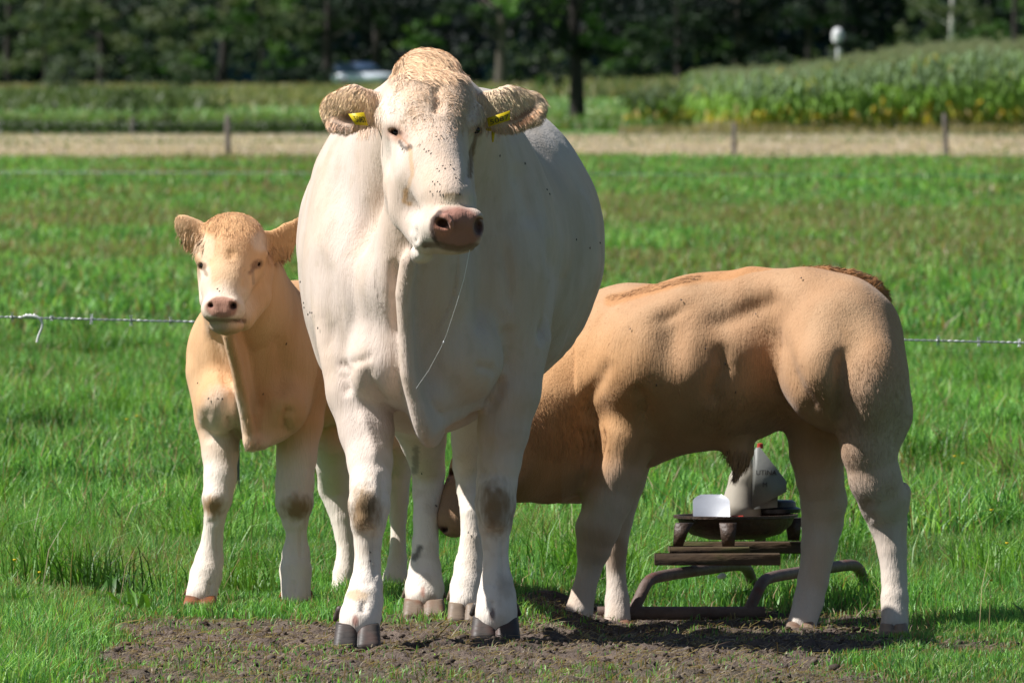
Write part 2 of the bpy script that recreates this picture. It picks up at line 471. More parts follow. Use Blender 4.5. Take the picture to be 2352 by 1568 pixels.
def body_object(name, sk, mat, parent, nfur, seed, **kw):
    """one continuous body mesh with its short coat"""
    sk.done()
    V, T, C, NN = fur(sk, nfur, seed=seed, **kw)
    vs, ts, cs, ns = [sk.v, V], [T+len(sk.v)], [sk.col, C], [sk.n, NN]
    v = np.concatenate(vs)-np.array(parent.location)
    me = new_mesh(name, v, quads=sk.q, tris=np.concatenate(ts), col=np.concatenate(cs), mat=mat, normals=np.concatenate(ns))
    return link(name, me, parent)
def strands_object(name, sk, mat, parent, n, seed, keep, **kw):
    V, T, C, NN = fur(sk, n, seed=seed, keep=keep, **kw)
    return link(name, new_mesh(name, V-np.array(parent.location), tris=T, col=C, mat=mat, normals=NN), parent)
# ------------------------------------------------------------------ ground, grass, far field
def soil_mask(x, y):
    """0 grass .. 1 bare trampled soil, on ground coordinates"""
    Z = 30+y; p = np.stack([x, y, np.zeros_like(x)], 1)
    w = (fbm(p, 2.2, 3)-.5)
    band = (.86+.14*sst(28.2, 28.9, Z+w*.8))*sst(26.8, 27.2, Z)*(1-sst(30.6, 31.6, Z+w*1.2))*sst(-1.2, -1.05, x+w*.2)*(1-sst(.92, 1.25, x+w*.9))
    mid = sst(30.5, 30.9, Z+w*.5)*(1-sst(32.7, 33.4, Z+w*.6))*sst(-.05, .12, x+w*.5)*(1-sst(1.05, 1.35, x+w*.4))
    path = sst(33.2, 33.4, Z+w*.3)*(1-sst(33.75, 33.95, Z+w*.3))*sst(-.98, -.8, x+w*.3)*(1-sst(-.45, -.3, x+w*.3))
    patch = (1-sst(.0, .30, np.abs(Z-31.9)+.35*np.abs(x+.12)+w*.7))*.7
    for hx, hy in ((-.42, -.42), (-.045, .0), (-.25, 1.25), (-.13, .95), (-.91, 1.66), (-.634, 1.77)):
        patch = np.maximum(patch, (1-sst(.05, .20, np.hypot(x-hx, (y-hy)*.8)))*.97)
    return np.clip(np.maximum.reduce([band, mid, path*.9, patch]), 0, 1)
def ground_h(x, y):
    p = np.stack([x, y, np.zeros_like(x)], 1); s = soil_mask(x, y)
    near = 1-sst(10, 25, y)
    dip = -.068*sst(.05, .35, x)*sst(.1, .9, y)*(1-sst(3.2, 9, y))*(1-sst(3.5, 6, x))
    return dip+(fbm(p, .55, 2)-.5)*.05*sst(4, 12, y)+near*s*((fbm(p, 9, 3)-.5)*.06+(fbm(p, 34, 2)-.5)*.035-.004)

def build_ground():
    m, t, b, out = material('ground_soil_and_turf')
    at = N(t, 'ShaderNodeAttribute', attribute_name='Col'); tc = N(t, 'ShaderNodeTexCoord')
    n1 = N(t, 'ShaderNodeTexNoise'); n1.inputs['Scale'].default_value = 26; n1.inputs['Detail'].default_value = 8; n1.inputs['Roughness'].default_value = .7
    t.links.new(tc.outputs['Object'], n1.inputs['Vector'])
    r = ramp(t, n1.outputs[0], [(.3, (.5, .48, .45)), (.5, (1, 1, 1)), (.72, (1.5, 1.45, 1.4))])
    mx = N(t, 'ShaderNodeMix', data_type='RGBA', blend_type='MULTIPLY'); mx.inputs[0].default_value = 1
    t.links.new(at.outputs['Color'], mx.inputs[6]); t.links.new(r.outputs[0], mx.inputs[7]); t.links.new(mx.outputs[2], b.inputs['Base Color'])
    b.inputs['Roughness'].default_value = .95; b.inputs['Specular IOR Level'].default_value = .1
    n2 = N(t, 'ShaderNodeTexNoise'); n2.inputs['Scale'].default_value = 120; n2.inputs['Detail'].default_value = 6; t.links.new(tc.outputs['Object'], n2.inputs['Vector'])
    bp = N(t, 'ShaderNodeBump'); bp.inputs['Strength'].default_value = .8; bp.inputs['Distance'].default_value = .012
    t.links.new(n2.outputs[0], bp.inputs['Height']); t.links.new(bp.outputs[0], b.inputs['Normal'])
    xs = np.concatenate([[-2500, -700, -250, -90, -40, -18, -9, -5], np.arange(-3, 3.001, .016), [5, 9, 18, 40, 90, 250, 700, 2500]])
    ys = np.concatenate([[-400, -120, -30, -8, -4], np.arange(-2.6, 4.6, .016), np.arange(4.6, 12, .25), np.arange(12, 60, 2), np.arange(60, 320, 8), [330, 380, 450, 550, 700, 900, 1500, 3000, 5000]])
    X, Y = np.meshgrid(xs, ys, indexing='ij'); x, y = X.ravel(), Y.ravel()
    v = np.stack([x, y, ground_h(x, y)], 1)
    nx, ny = len(xs), len(ys); I = (np.arange(nx-1)[:, None]*ny+np.arange(ny-1)[None, :]).ravel()
    q = np.stack([I, I+ny, I+ny+1, I+1], 1)
    s = soil_mask(x, y)[:, None]; Z = (30+y)[:, None]
    green = np.array((.035, .07, .012)); soil = np.array((.118, .092, .076)); dry = np.array((.48, .41, .33)); far = np.array((.10, .20, .045))
    p = v*np.array([1, 1, 0]); k = fbm(p, 1.7, 3)[:, None]
    c = green*(.8+.5*k); c = c*(1-s)+soil*(.75+.6*fbm(p, 14, 3)[:, None])*s
    path = (sst(33.2, 33.4, Z)*(1-sst(33.75, 33.95, Z))*(x[:, None] < -.2)*(x[:, None] > -1.1))*s; c = c*(1-path)+np.array((.30, .27, .24))*path
    h = sst(170, 176, Z)*(1-sst(228, 234, Z)); c = c*(1-h)+dry*h
    f = sst(234, 246, Z); c = c*(1-f)+far*f
    me = new_mesh('ground', v, quads=q, col=c, mat=m); g = link('ground', me); tag(g, kind='structure')
    return g

def leaf_material(name, trans=.35, rough=.6, spec=.25):
    m, t, b, out = material(name)
    at = N(t, 'ShaderNodeAttribute', attribute_name='Col'); t.links.new(at.outputs['Color'], b.inputs['Base Color'])
    b.inputs['Roughness'].default_value = rough; b.inputs['Specular IOR Level'].default_value = spec
    tr = N(t, 'ShaderNodeBsdfTranslucent'); g = N(t, 'ShaderNodeMix', data_type='RGBA', blend_type='MULTIPLY'); g.inputs[0].default_value = 1; g.inputs[7].default_value = (1.25, 1.25, .6, 1)
    t.links.new(at.outputs['Color'], g.inputs[6]); t.links.new(g.outputs[2], tr.inputs[0])
    mix = N(t, 'ShaderNodeMixShader'); mix.inputs[0].default_value = trans
    t.links.new(b.outputs[0], mix.inputs[1]); t.links.new(tr.outputs[0], mix.inputs[2]); t.links.new(mix.outputs[0], out.inputs[0])
    return m
def M_grass_dry(): return leaf_material('earth_crumb', .0, .95, .05)
M_grass = leaf_material('grass_blade', .4, .45, .4)
M_leaf = leaf_material('foliage', .3)

def blades(x, y, h, w, col, rs, lean=.45, z0=None, bend=.5, tipc=1.25):
    """arched blades: returns verts, quads, tris, colours"""
    n = len(x); a = rs.uniform(0, 2*math.pi, n); d = np.stack([np.cos(a), np.sin(a)], 1)
    f = rs.uniform(0, math.pi, n)*.5+rs.choice([0, math.pi], n)-math.pi/4; sd = np.stack([np.cos(f), np.sin(f), np.zeros(n)], 1)      # blade face turned mostly to the camera
    ln = (rs.gamma(2., .5, n)*lean)[:, None]; z = z0 if z0 is not None else ground_h(x, y)
    r = np.stack([x, y, z-.004], 1); up = np.array([0, 0, 1.]); D = np.concatenate([d, np.zeros((n, 1))], 1); h = h[:, None]; w = w[:, None]/2
    m = r+up*h*.55+D*h*ln*.3; tip = r+up*h*(1-bend*np.minimum(ln, 1)*.6)+D*h*ln
    v = np.stack([r-sd*w, r+sd*w, m+sd*w*.8, m-sd*w*.8, tip], 1).reshape(-1, 3)
    o = np.arange(n)[:, None]*5
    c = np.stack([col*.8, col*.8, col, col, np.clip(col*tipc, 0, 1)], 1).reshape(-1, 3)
    return v, o+[0, 1, 2, 3], o+[3, 2, 4], c
def joined(name, parts, mat, **kw):
    v, q, t, c, k = [], [], [], [], 0
    for a in parts:
        v.append(a[0]); c.append(a[3]); q.append(a[1]+k); t.append(a[2]+k); k += len(a[0])
    return link(name, new_mesh(name, np.concatenate(v), quads=np.concatenate(q), tris=np.concatenate(t), col=np.concatenate(c), mat=mat, smooth=False))

GREENS = np.array([(.080, .235, .026), (.125, .31, .040), (.175, .37, .056), (.055, .165, .018), (.24, .39, .08)])
def build_grass():
    rs = np.random.default_rng(5); parts = []
    def zone(Z0, Z1, dens, h0, h1, w0, w1, margin, straw=.05):
        A = 0.
        n = int(dens*(Z1-Z0)*(Z0+Z1)/2*(2352/FPX)*margin)
        u = rs.random(n); Z = np.sqrt(Z0*Z0+u*(Z1*Z1-Z0*Z0)); f = (rs.random(n)-.5)*margin; side = np.abs(f) > .66; ok = ~side | (rs.random(n) < .33); f, side, Z = f[ok], side[ok], Z[ok]; n = len(f); x = f*2352/FPX*Z; y = Z-30
        p = np.stack([x, y, 0*x], 1); k = fbm(p, .9, 3); k2 = fbm(p+40, 5.5, 2); s = soil_mask(x, y)
        tuft = sst(.52, .66, fbm(p+9, 3.3, 2))
        keep = rs.random(n) < np.clip((1-s)+s*(.035+.62*tuft*(1-.6*s)), 0, 1)
        keep &= (rs.random(n) < .45+.75*sst(.35, .6, k2))
        x, y, k, k2, s, Z, side = x[keep], y[keep], k[keep], k2[keep], s[keep], Z[keep], side[keep]; n = len(x); p = p[keep]
        short = 1-sst(31.5, 34.5, Z)*1.0
        left = (1-sst(-1.3, -1.05, x))*(Z < 32)
        tall = (h0+(h1-h0)*sst(.3, .7, k)*rs.uniform(.6, 1.25, n))*(.6+.7*k2)
        h = tall*(1-short*.62*(1-.45*left))*(1-.6*s)
        w = rs.uniform(w0, w1, n)*np.where(side, 1.7, 1)
        i = np.clip((k2*5+rs.normal(size=n)*1.0), 0, 4.99).astype(int); c = GREENS[i]*rs.uniform(.75, 1.25, (n, 1))
        c = c*(1+.9*(k[:, None]-.5))*np.array((1.14, 1.20, 1.12))+np.array((.010, .008, .034))
        dryp = sst(.50, .68, fbm(p*np.array([.5, .25, 1])+70, .5, 3))*sst(55, 95, Z)+.5*sst(.60, .74, fbm(p*np.array([1, .5, 1])+170, .9, 3))          # tired patches far out
        st = rs.random(n) < straw*(1+3*dryp)+.18*s
        c[st] = np.array((.34, .25, .12))*rs.uniform(.6, 1.2, (st.sum(), 1)); h[st] *= 1.15
        dm = np.clip(dryp*.28, 0, 1)[:, None]; c = c*(1-dm)+np.array((.32, .27, .13))*dm
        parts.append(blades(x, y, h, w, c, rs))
    zone(27.4, 36, 6500, .09, .17, .0022, .0048, 1.7)
    zone(36, 60, 1500, .11, .20, .005, .009, 2.4)
    zone(60, 120, 300, .11, .20, .011, .020, 3.6, .06)
    zone(120, 173, 110, .11, .19, .022, .036, 4.6, .06)
    # rank tufts left ungrazed
    n = 150; Z = rs.uniform(32.2, 60, n); x = (rs.random(n)-.5)*2352/FPX*Z*1.25; ok = soil_mask(x, Z-30) < .1; x, Z = x[ok], Z[ok]; m = 130; n = len(x)
    X = np.repeat(x, m)+rs.normal(size=n*m)*.075; Y = np.repeat(Z, m)-30+rs.normal(size=n*m)*.075; k = np.repeat(rs.uniform(.7, 1.25, n), m)
    c = np.repeat(GREENS[rs.integers(0, 4, n)]*rs.uniform(.6, 1.05, (n, 1)), m, 0)*rs.uniform(.75, 1.25, (n*m, 1))
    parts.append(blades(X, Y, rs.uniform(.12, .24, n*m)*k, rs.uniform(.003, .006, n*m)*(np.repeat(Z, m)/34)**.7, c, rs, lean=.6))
    g = joined('grass', parts, M_grass); tag(g, kind='stuff')
    # broad leaved weeds: plantain and dock rosettes
    parts.clear(); n = 420; Z = rs.uniform(31.2, 48, n); x = (rs.random(n)-.5)*2352/FPX*Z*1.2; ok = (soil_mask(x, Z-30) < .35) & (rs.random(n) < sst(.42, .6, fbm(np.stack([x, Z, 0*x], 1)+13, .9, 2))+.15); x, Z = x[ok], Z[ok]; n = len(x); m = 9
    X = np.repeat(x, m)+rs.normal(size=n*m)*.02; Y = np.repeat(Z, m)-30+rs.normal(size=n*m)*.02
    c = np.repeat(np.array([(.10, .24, .03), (.07, .19, .03), (.16, .28, .06)])[rs.integers(0, 3, n)], m, 0)*rs.uniform(.8, 1.2, (n*m, 1))
    parts.append(blades(X, Y, rs.uniform(.06, .13, n*m), rs.uniform(.012, .024, n*m), c, rs, lean=.9))
    g = joined('weeds', parts, M_grass); tag(g, kind='stuff')
    # seed stalks
    parts.clear(); n = 900; Z = rs.uniform(31, 75, n); x = (rs.random(n)-.5)*2352/FPX*Z*1.2; ok = soil_mask(x, Z-30) < .3; x, Z = x[ok], Z[ok]; n = len(x)
    parts.append(blades(x, Z-30, rs.uniform(.16, .34, n), rs.uniform(.0018, .0035, n)*(Z/34)**.8, np.tile((.42, .33, .17), (n, 1))*rs.uniform(.6, 1.1, (n, 1)), rs, lean=.5))
    s = joined('seed_stalks', parts, M_grass); tag(s, kind='stuff')
    # dead straw lying on the trodden soil
    n = 32000; x = rs.uniform(-1.5, 1.7, n); y = rs.uniform(-2.2, 3.4, n); ok = rs.random(n) < soil_mask(x, y)*.9+.08; x, y = x[ok], y[ok]; n = len(x)
    a = rs.uniform(0, math.pi, n); L = (rs.gamma(1.6, .0075, n)+.003)[:, None]; d = np.stack([np.cos(a), np.sin(a), rs.normal(size=n)*.35], 1); sd = np.stack([-np.sin(a), np.cos(a), 0*a+.5], 1)
    c0 = np.stack([x, y, ground_h(x, y)+.005], 1); w = rs.uniform(.0008, .0017, n)[:, None]
    v = np.stack([c0-d*L-sd*w, c0-d*L+sd*w, c0+np.array([0, 0, .006])+sd*w, c0+np.array([0, 0, .006])-sd*w, c0+d*L], 1).reshape(-1, 3); o = np.arange(n)[:, None]*5
    c = np.repeat(np.array([(.36, .28, .18), (.28, .20, .12), (.44, .37, .26), (.16, .11, .07)])[rs.integers(0, 4, n)]*rs.uniform(.7, 1.1, (n, 1)), 5, 0)
    s = joined('straw_litter', [(v, o+[0, 1, 2, 3], o+[3, 2, 4], c)], M_grass); tag(s, kind='stuff')
    # clods and crumbs of earth
    n = 16000; x = rs.uniform(-1.5, 1.8, n); y = rs.uniform(-2.2, 3.4, n); ok = rs.random(n) < soil_mask(x, y)**1.5; x, y = x[ok], y[ok]; n = len(x); r = np.minimum(rs.gamma(1.3, .0021, n)+.0015, .012)
    ico = np.array([[0, 0, 1], [.89, 0, .45], [.28, .85, .45], [-.72, .53, .45], [-.72, -.53, .45], [.28, -.85, .45], [.72, .53, -.45], [-.28, .85, -.45], [-.89, 0, -.45], [-.28, -.85, -.45], [.72, -.53, -.45], [0, 0, -1]])
    tr = np.array([[0, 1, 2], [0, 2, 3], [0, 3, 4], [0, 4, 5], [0, 5, 1], [1, 6, 2], [2, 7, 3], [3, 8, 4], [4, 9, 5], [5, 10, 1], [2, 6, 7], [3, 7, 8], [4, 8, 9], [5, 9, 10], [1, 10, 6], [6, 11, 7], [7, 11, 8], [8, 11, 9], [9, 11, 10], [10, 11, 6]])
    v = ico[None]*rs.uniform(.6, 1.3, (n, 12, 1))*r[:, None, None]*np.array([1.2, 1.2, .8])*rs.uniform(.7, 1.3, (n, 1, 3)); v = v+np.stack([x, y, ground_h(x, y)+r*.25], 1)[:, None]
    c = np.repeat(np.array((.115, .090, .074))*rs.uniform(.6, 1.35, (n, 1)), 12, 0)
    o = link('soil_clods', new_mesh('soil_clods', v.reshape(-1, 3), tris=(tr[None]+np.arange(n)[:, None, None]*12).reshape(-1, 3), col=c, mat=M_grass_dry())); tag(o, kind='stuff')
    # buttercups in the turf
    n = 260; Z = rs.uniform(31.5, 70, n); x = (rs.random(n)-.5)*2352/FPX*Z*1.1; ok = (soil_mask(x, Z-30) < .2) & (rs.random(n) < sst(.45, .62, fbm(np.stack([x, Z, 0*x], 1), .5, 2))*1.2); x, Z = x[ok], Z[ok]; n = len(x)
    mb = MB(); hs = rs.uniform(.07, .17, n)
    for i in range(n):
        r = .006*(Z[i]/33)**.5; mb.lathe((x[i], Z[i]-30, hs[i]), [(.001, -.003), (r, .002), (r*.9, .004), (.001, .003)], 6)
    m = mottled('buttercup', [(.75, .50, .01), (.85, .62, .02)], 30, .5, 0)
    s = mb.build('buttercups', m); tag(s, kind='stuff')
    # mown hay strip
    parts.clear(); n = 90000; Z = rs.uniform(172, 236, n); x = np.where(rs.random(n) < .6, (rs.random(n)-.5)*1.25, (rs.random(n)-.5)*5)*2352/FPX*Z; y = Z-30; k = fbm(np.stack([x*.6, y, 0*x], 1), .3, 3)
    c = np.array((.58, .50, .42))*(.8+.4*rs.random((n, 1)))*(.75+.5*k[:, None]); gr = rs.random(n) < sst(.5, .7, k)*.5+(1-sst(172, 186, Z))*.75; c[gr] = np.array((.10, .19, .035))*rs.uniform(.7, 1.2, (gr.sum(), 1))
    parts.append(blades(x, y, rs.uniform(.05, .12, n), rs.uniform(.03, .055, n), c, rs, z0=ground_h(x, y)))
    s = joined('mown_hay', parts, M_grass); tag(s, kind='stuff')
# ------------------------------------------------------------------ hedges, trees, maize, far fence, car
def leaf_cards(n, c, r, size, cols, rs, clumps=40, hollow=.35, squash=1, cf=.28):
    """n leaf sprays in clumps inside an ellipsoid crown: verts, quads, colours"""
    c = np.asarray(c, float); r = np.asarray(r, float)
    d = nrm(rs.normal(size=(clumps, 3))); rad = (hollow+(1-hollow)*rs.random((clumps, 1))**.5); cc = d*rad
    ci = rs.integers(0, clumps, n); cs = rs.uniform(.7, 1.3, clumps)[ci][:, None]
    p = cc[ci]+nrm(rs.normal(size=(n, 3)))*rs.random((n, 1))**.5*cf*cs; p = c+p*r
    a = nrm(rs.normal(size=(n, 3))+np.array([0, -.2, .5])); u = nrm(np.cross(a, rs.normal(size=(n, 3)))); w = np.cross(a, u)
    s = size*rs.uniform(.5, 1.3, (n, 1)); cols = np.array(cols)
    k = cols[rs.integers(0, len(cols), clumps)][ci]*rs.uniform(.75, 1.25, (n, 1))
    v = np.stack([p-u*s*.5, p-w*s*.22+u*s*.1, p+u*s*.6, p+w*s*.26], 1).reshape(-1, 3)
    return v, np.arange(4*n).reshape(n, 4), np.repeat(k, 4, 0)
def foliage(name, sets, parent=None, mat=None):
    v, q, c, k = [], [], [], 0
    for a in sets: v.append(a[0]); q.append(a[1]+k); c.append(a[2]); k += len(a[0])
    v = np.concatenate(v)
    if parent is not None: v = v-np.array(parent.location)
    return link(name, new_mesh(name, v, quads=np.concatenate(q), col=np.concatenate(c), mat=mat or M_leaf, smooth=False), parent)
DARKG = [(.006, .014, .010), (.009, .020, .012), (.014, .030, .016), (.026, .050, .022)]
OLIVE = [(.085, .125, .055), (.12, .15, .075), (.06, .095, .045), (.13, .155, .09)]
DEEP = [(.0015, .005, .006), (.003, .008, .008), (.005, .013, .011)]  # near-black: shade of the gap in the wood put into the leaves
MIDG = [(.04, .10, .02), (.055, .13, .025), (.075, .15, .03)]
M_bark_pale = mottled('pale_bark', [(.07, .06, .05), (.13, .11, .09)], 3, .9, .6, stretch=(1, 1, .25), bdist=.05)
M_bark = mottled('bark', [(.018, .016, .016), (.036, .031, .028), (.026, .023, .021)], 3, .9, .6, stretch=(1, 1, .25), bdist=.05)
M_birch = mottled('birch_bark', [(.50, .47, .43), (.62, .60, .56), (.10, .09, .08)], 4, .8, .3, stretch=(1, 1, .6))

def tree(px, Y, tw, lean, crowns, label, cols, seed, group=None, bark=None, h=9, name='tree'):
    """trunk tw m wide at photo column px; crowns: (dx m, z m, rx, ry, rz, n, leaf size)"""
    rs = np.random.default_rng(seed); x = G(px, Y); root = empty(name, (x, Y, 0)); tag(root, label, 'tree', group)
    mb = MB(); pts = [(x+lean*t*h*.1+.06*math.sin(t*5+seed), Y, t*h-.1) for t in np.linspace(0, 1, 9)]
    mb.tube(pts, np.linspace(tw/2*1.25, tw*.2, 9), 10)
    for k in range(6):
        t = .35+.1*k; a = rs.uniform(0, 6.28); b0 = np.array([x+lean*t*h*.1, Y, t*h]); L = h*.28
        mb.tube([b0, b0+np.array([math.cos(a), math.sin(a), .5])*L*.5, b0+np.array([math.cos(a)*1.1, math.sin(a)*1.1, .75])*L], [tw*.16, tw*.1, tw*.04], 6)
    mb.build('trunk', bark or M_bark, root, smooth=True)
    foliage('crown', [leaf_cards(n, (x+dx, Y+dy, z), (rx, ry, rz), sz, cols, rs, clumps=max(10, n//70), cf=.22) for dx, dy, z, rx, ry, rz, n, sz in crowns], root)
    return root

def build_far():
    rs = np.random.default_rng(21)
    # the wood behind everything
    sets = []
    for i in range(46):
        X = -62+124*(i+rs.random())/46; yy = rs.uniform(738, 790); h = rs.uniform(9, 15)
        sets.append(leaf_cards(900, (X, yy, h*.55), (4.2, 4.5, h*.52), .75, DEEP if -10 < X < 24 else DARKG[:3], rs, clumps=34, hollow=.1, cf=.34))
    for i in range(40):                          # the wood runs on to both sides
        X = rs.uniform(62, 190)*rs.choice([-1, 1]); h = rs.uniform(9, 15); sets.append(leaf_cards(420, (X, rs.uniform(735, 780), h*.52), (5.5, 5, h*.52), 1.1, DARKG+OLIVE[:1], rs, clumps=24, hollow=.1, cf=.36))
    for i in range(70):
        X = -60+120*rs.random(); sets.append(leaf_cards(160, (X, rs.uniform(726, 742), rs.uniform(.8, 2.4)), (2.4, 2, 1.8), .5, DARKG+OLIVE[:1], rs, clumps=14))
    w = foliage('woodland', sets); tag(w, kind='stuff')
    # dense interior of the wood, a lumpy mass; shade and blue haze are in its colour
    xs = np.linspace(-240, 240, 201); zs = np.concatenate([np.linspace(0, 17, 18)]); XX, ZZ = np.meshgrid(xs, zs, indexing='ij'); x, z = XX.ravel(), ZZ.ravel()
    p = np.stack([x, 0*x, z], 1); y = 800+12*(fbm(p, .16, 3)-.5)+8*(fbm(p, .6, 2)-.5)+(z/17)**2*5
    front = np.stack([x, y, z], 1); back = front+np.array([0, 40, 0]); nz = len(zs); nx = len(xs)
    I = (np.arange(nx-1)[:, None]*nz+np.arange(nz-1)[None]).ravel(); q = np.stack([I, I+nz, I+nz+1, I+1], 1); o = nx*nz
    top = np.arange(nx-1)*nz+nz-1; qt = np.stack([top, top+nz, top+nz+o, top+o], 1)
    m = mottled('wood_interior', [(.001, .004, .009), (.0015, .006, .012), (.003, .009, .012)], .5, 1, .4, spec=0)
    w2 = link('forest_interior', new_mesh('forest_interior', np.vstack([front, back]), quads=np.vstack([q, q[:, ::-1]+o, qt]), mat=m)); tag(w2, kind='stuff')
    # single trees along its edge: column px, depth, trunk width, lean, label
    def crown(z, r, n=1500, dx=0, sz=.42):
        z -= 1.3; return [(dx, 0, z, r, r, r*.62, n, sz), (dx-.6*r, -1, z-.35*r, r*.7, r*.7, r*.4, n//2, sz), (dx+.7*r, .5, z-.3*r, r*.6, r*.7, r*.4, n//2, sz)]
    tree(235, 690, .72, .0, crown(6.6, 5), 'olive leafed tree with straight dark trunk above the grey bush, far left', OLIVE+DARKG[2:], 1)
    tree(508, 695, .66, .9, crown(7.2, 5, dx=1), 'tree with dark trunk leaning to the right behind the far fence post', OLIVE+DARKG[2:], 2)
    tree(100, 640, .16, .1, [(0, 0, 5.2, 3.4, 2.4, 1.9, 1500, .36), (2.6, .4, 4.6, 2.2, 1.8, 1.3, 900, .34)], 'slender tree with light olive foliage hanging in front of the wood, upper left', OLIVE, 13, h=8)
    tree(600, 650, .16, .1, [(0, 0, 5.0, 3.0, 2.4, 1.9, 1400, .36), (-2.2, .4, 4.3, 1.8, 1.8, 1.3, 800, .34), (1.6, .4, 3.8, 1.4, 1.5, 1.2, 600, .32)], 'slender tree with green foliage reaching low between the two trunks left of the car', OLIVE+MIDG, 14, h=8)
    tree(20, 700, .6, .1, crown(6.4, 4.6), 'olive green tree cut off by the left edge of the picture', OLIVE, 3)
    tree(755, 700, .62, -.1, crown(7.4, 4.2), 'dark trunked tree standing right beside the blue and white car', DARKG, 4)
    tree(868, 705, .7, -.3, crown(7.8, 4.6), 'dark tree rising behind the head of the cow', DARKG, 5)
    tree(1150, 695, .72, .1, crown(7.6, 3.6, 900, -.4), 'pale brown straight trunk standing alone in the dark gap right of the cow', MIDG+DARKG, 6, bark=M_bark_pale)
    tree(1320, 246, .36, .0, [(.1, 0, 3.4, 1.9, 1.7, 1.5, 1500, .20), (-.6, -.5, 1.9, .65, .5, .95, 700, .13), (.9, .2, 2.3, 1.1, 1.2, .9, 700, .18), (0, 0, 5.5, 2.6, 2.4, 1.7, 1200, .24)],
         'nearest dark green tree with short trunk, growing by the fence', MIDG+DARKG, 7, h=5)
    tree(1560, 640, .6, .0, crown(5.6, 5, 2200), 'broad dark green tree hanging low over the maize end', DARKG, 8)
    tree(1697, 640, .55, .0, crown(6.6, 4), 'grey brown trunk rising behind the low left end of the maize', DARKG, 9, bark=M_bark_pale)
    tree(1860, 700, .5, .0, crown(7.4, 3.6), 'dark slim tree behind the white post', DARKG, 10)
    tree(2182, 420, .24, .1, [(.0, 0, 4.2, 2.2, 2, 1.6, 1800, .2), (-1.2, 0, 2.9, 1.3, 1.2, 1.2, 900, .18), (1.0, 0, 3.0, 1.2, 1.2, 1.1, 800, .18)], 'birch with white trunk and hanging olive leaves above the maize', OLIVE, 11, bark=M_birch, h=7, name='birch_tree')
    tree(2330, 500, .4, .0, crown(4.8, 2.8, 1400, sz=.26), 'leafy bright green tree behind the maize at the right edge', MIDG, 12)
    # undergrowth sprays low along the wood edge, sunlight put into their lighter greens
    sets = []
    for px_, zz, r, n, cols in ((60, 1.6, 1.8, 500, OLIVE), (150, 3.4, 2.2, 700, OLIVE), (330, 2.6, 2.4, 700, OLIVE), (420, 1.4, 1.8, 500, MIDG), (560, 3.6, 1.9, 600, OLIVE), (640, 2.2, 1.6, 450, MIDG), (700, 4.4, 2.0, 600, OLIVE), (960, 3.4, 1.6, 350, MIDG), (1180, 5.4, 1.5, 420, [(.10, .22, .04), (.13, .26, .06)]), (1420, 2.2, 1.6, 400, MIDG), (1500, 3.8, 1.8, 450, DARKG[3:]+MIDG), (1640, 2.6, 1.4, 350, MIDG), (1790, 4.6, 1.8, 450, DARKG[3:])):
        sets.append(leaf_cards(n, (G(px_, 684), 684+rs.uniform(-6, 4), zz), (r, 1.2, r*.62), .36, cols, rs, clumps=12, hollow=.2, cf=.3))
    u = foliage('undergrowth', sets); tag(u, kind='stuff')
    # bushes and rough growth
    def bush(px, Y, z, r, n, sz, cols, label, seed, name='bush', cat='bush'):
        k = np.random.default_rng(seed); x = G(px, Y); o = foliage(name, [leaf_cards(n, (0, 0, z), r, sz, cols, k, clumps=max(8, n//50))]); o.location = (x, Y, 0); tag(o, label, cat); return o
    bush(180, 560, 1.1, (2.3, 1.6, 1.3), 1100, .25, [(.10, .13, .085), (.12, .15, .10), (.08, .11, .07)], 'grey green willow bush around the far left trunk', 31)
    bush(325, 221, .48, (.85, .55, .56), 1300, .085, [(.028, .055, .014), (.04, .07, .018), (.055, .085, .025)], 'rounded olive bush behind the thin dark fence post', 32)
    bush(395, 520, 1.0, (2.2, 1.2, 1.1), 800, .22, [(.09, .12, .075), (.075, .10, .06)], 'grey green bush right of the olive bush', 33)
    bush(690, 600, .7, (2.6, 1.4, .8), 700, .22, DARKG, 'low dark scrub left of the cow under the trees', 34)
    bush(1480, 262, .38, (.85, .5, .5), 700, .12, DARKG+MIDG[:1], 'low dark green shrub beside the maize end', 35)
    def rough(name, px0, px1, Y0, Y1, h0, h1, n, cols, w=.05, seed=1):
        k = np.random.default_rng(seed); y = k.uniform(Y0, Y1, n); x = G(k.uniform(px0, px1, n), y); c = np.array(cols)[k.integers(0, len(cols), n)]*k.uniform(.7, 1.25, (n, 1))
        f = fbm(np.stack([x, y, 0*x], 1), .5, 2); o = joined(name, [blades(x, y, k.uniform(h0, h1, n)*(.5+f), k.uniform(w*.6, w*1.4, n), c, k, z0=ground_h(x, y))], M_grass); tag(o, kind='stuff'); return o
    rough('ditch_growth', -250, 790, 213, 226, .03, .34, 5200, [(.05, .08, .022), (.035, .055, .018), (.075, .115, .03), (.03, .045, .016)], .05, 41)
    rough('meadow_fringe', -2200, 1520, 226, 262, .15, .36, 26000, [(.13, .24, .06), (.16, .27, .08), (.24, .25, .11)], .06, 42)
    rough('far_meadow', -2200, 4400, 262, 560, .12, .30, 70000, [(.24, .40, .16), (.28, .44, .19), (.20, .34, .13), (.36, .38, .20)], .12, 43)
    rough('weedy_patch', 480, 860, 330, 520, .2, .6, 4500, [(.26, .26, .11), (.30, .27, .13), (.18, .22, .09)], .10, 47)
    rough('olive_scrub', -250, 520, 300, 470, .25, .7, 3000, [(.10, .14, .05), (.13, .16, .07), (.08, .11, .04)], .10, 48)
    rough('tall_weeds', 1230, 1560, 420, 560, .3, 1.0, 3500, [(.22, .22, .10), (.28, .25, .13), (.12, .17, .06)], .12, 49)
    rough('dry_verge', -2200, 4400, 560, 640, .15, .5, 36000, [(.30, .24, .12), (.22, .19, .09), (.14, .16, .06), (.36, .30, .16)], .14, 44)
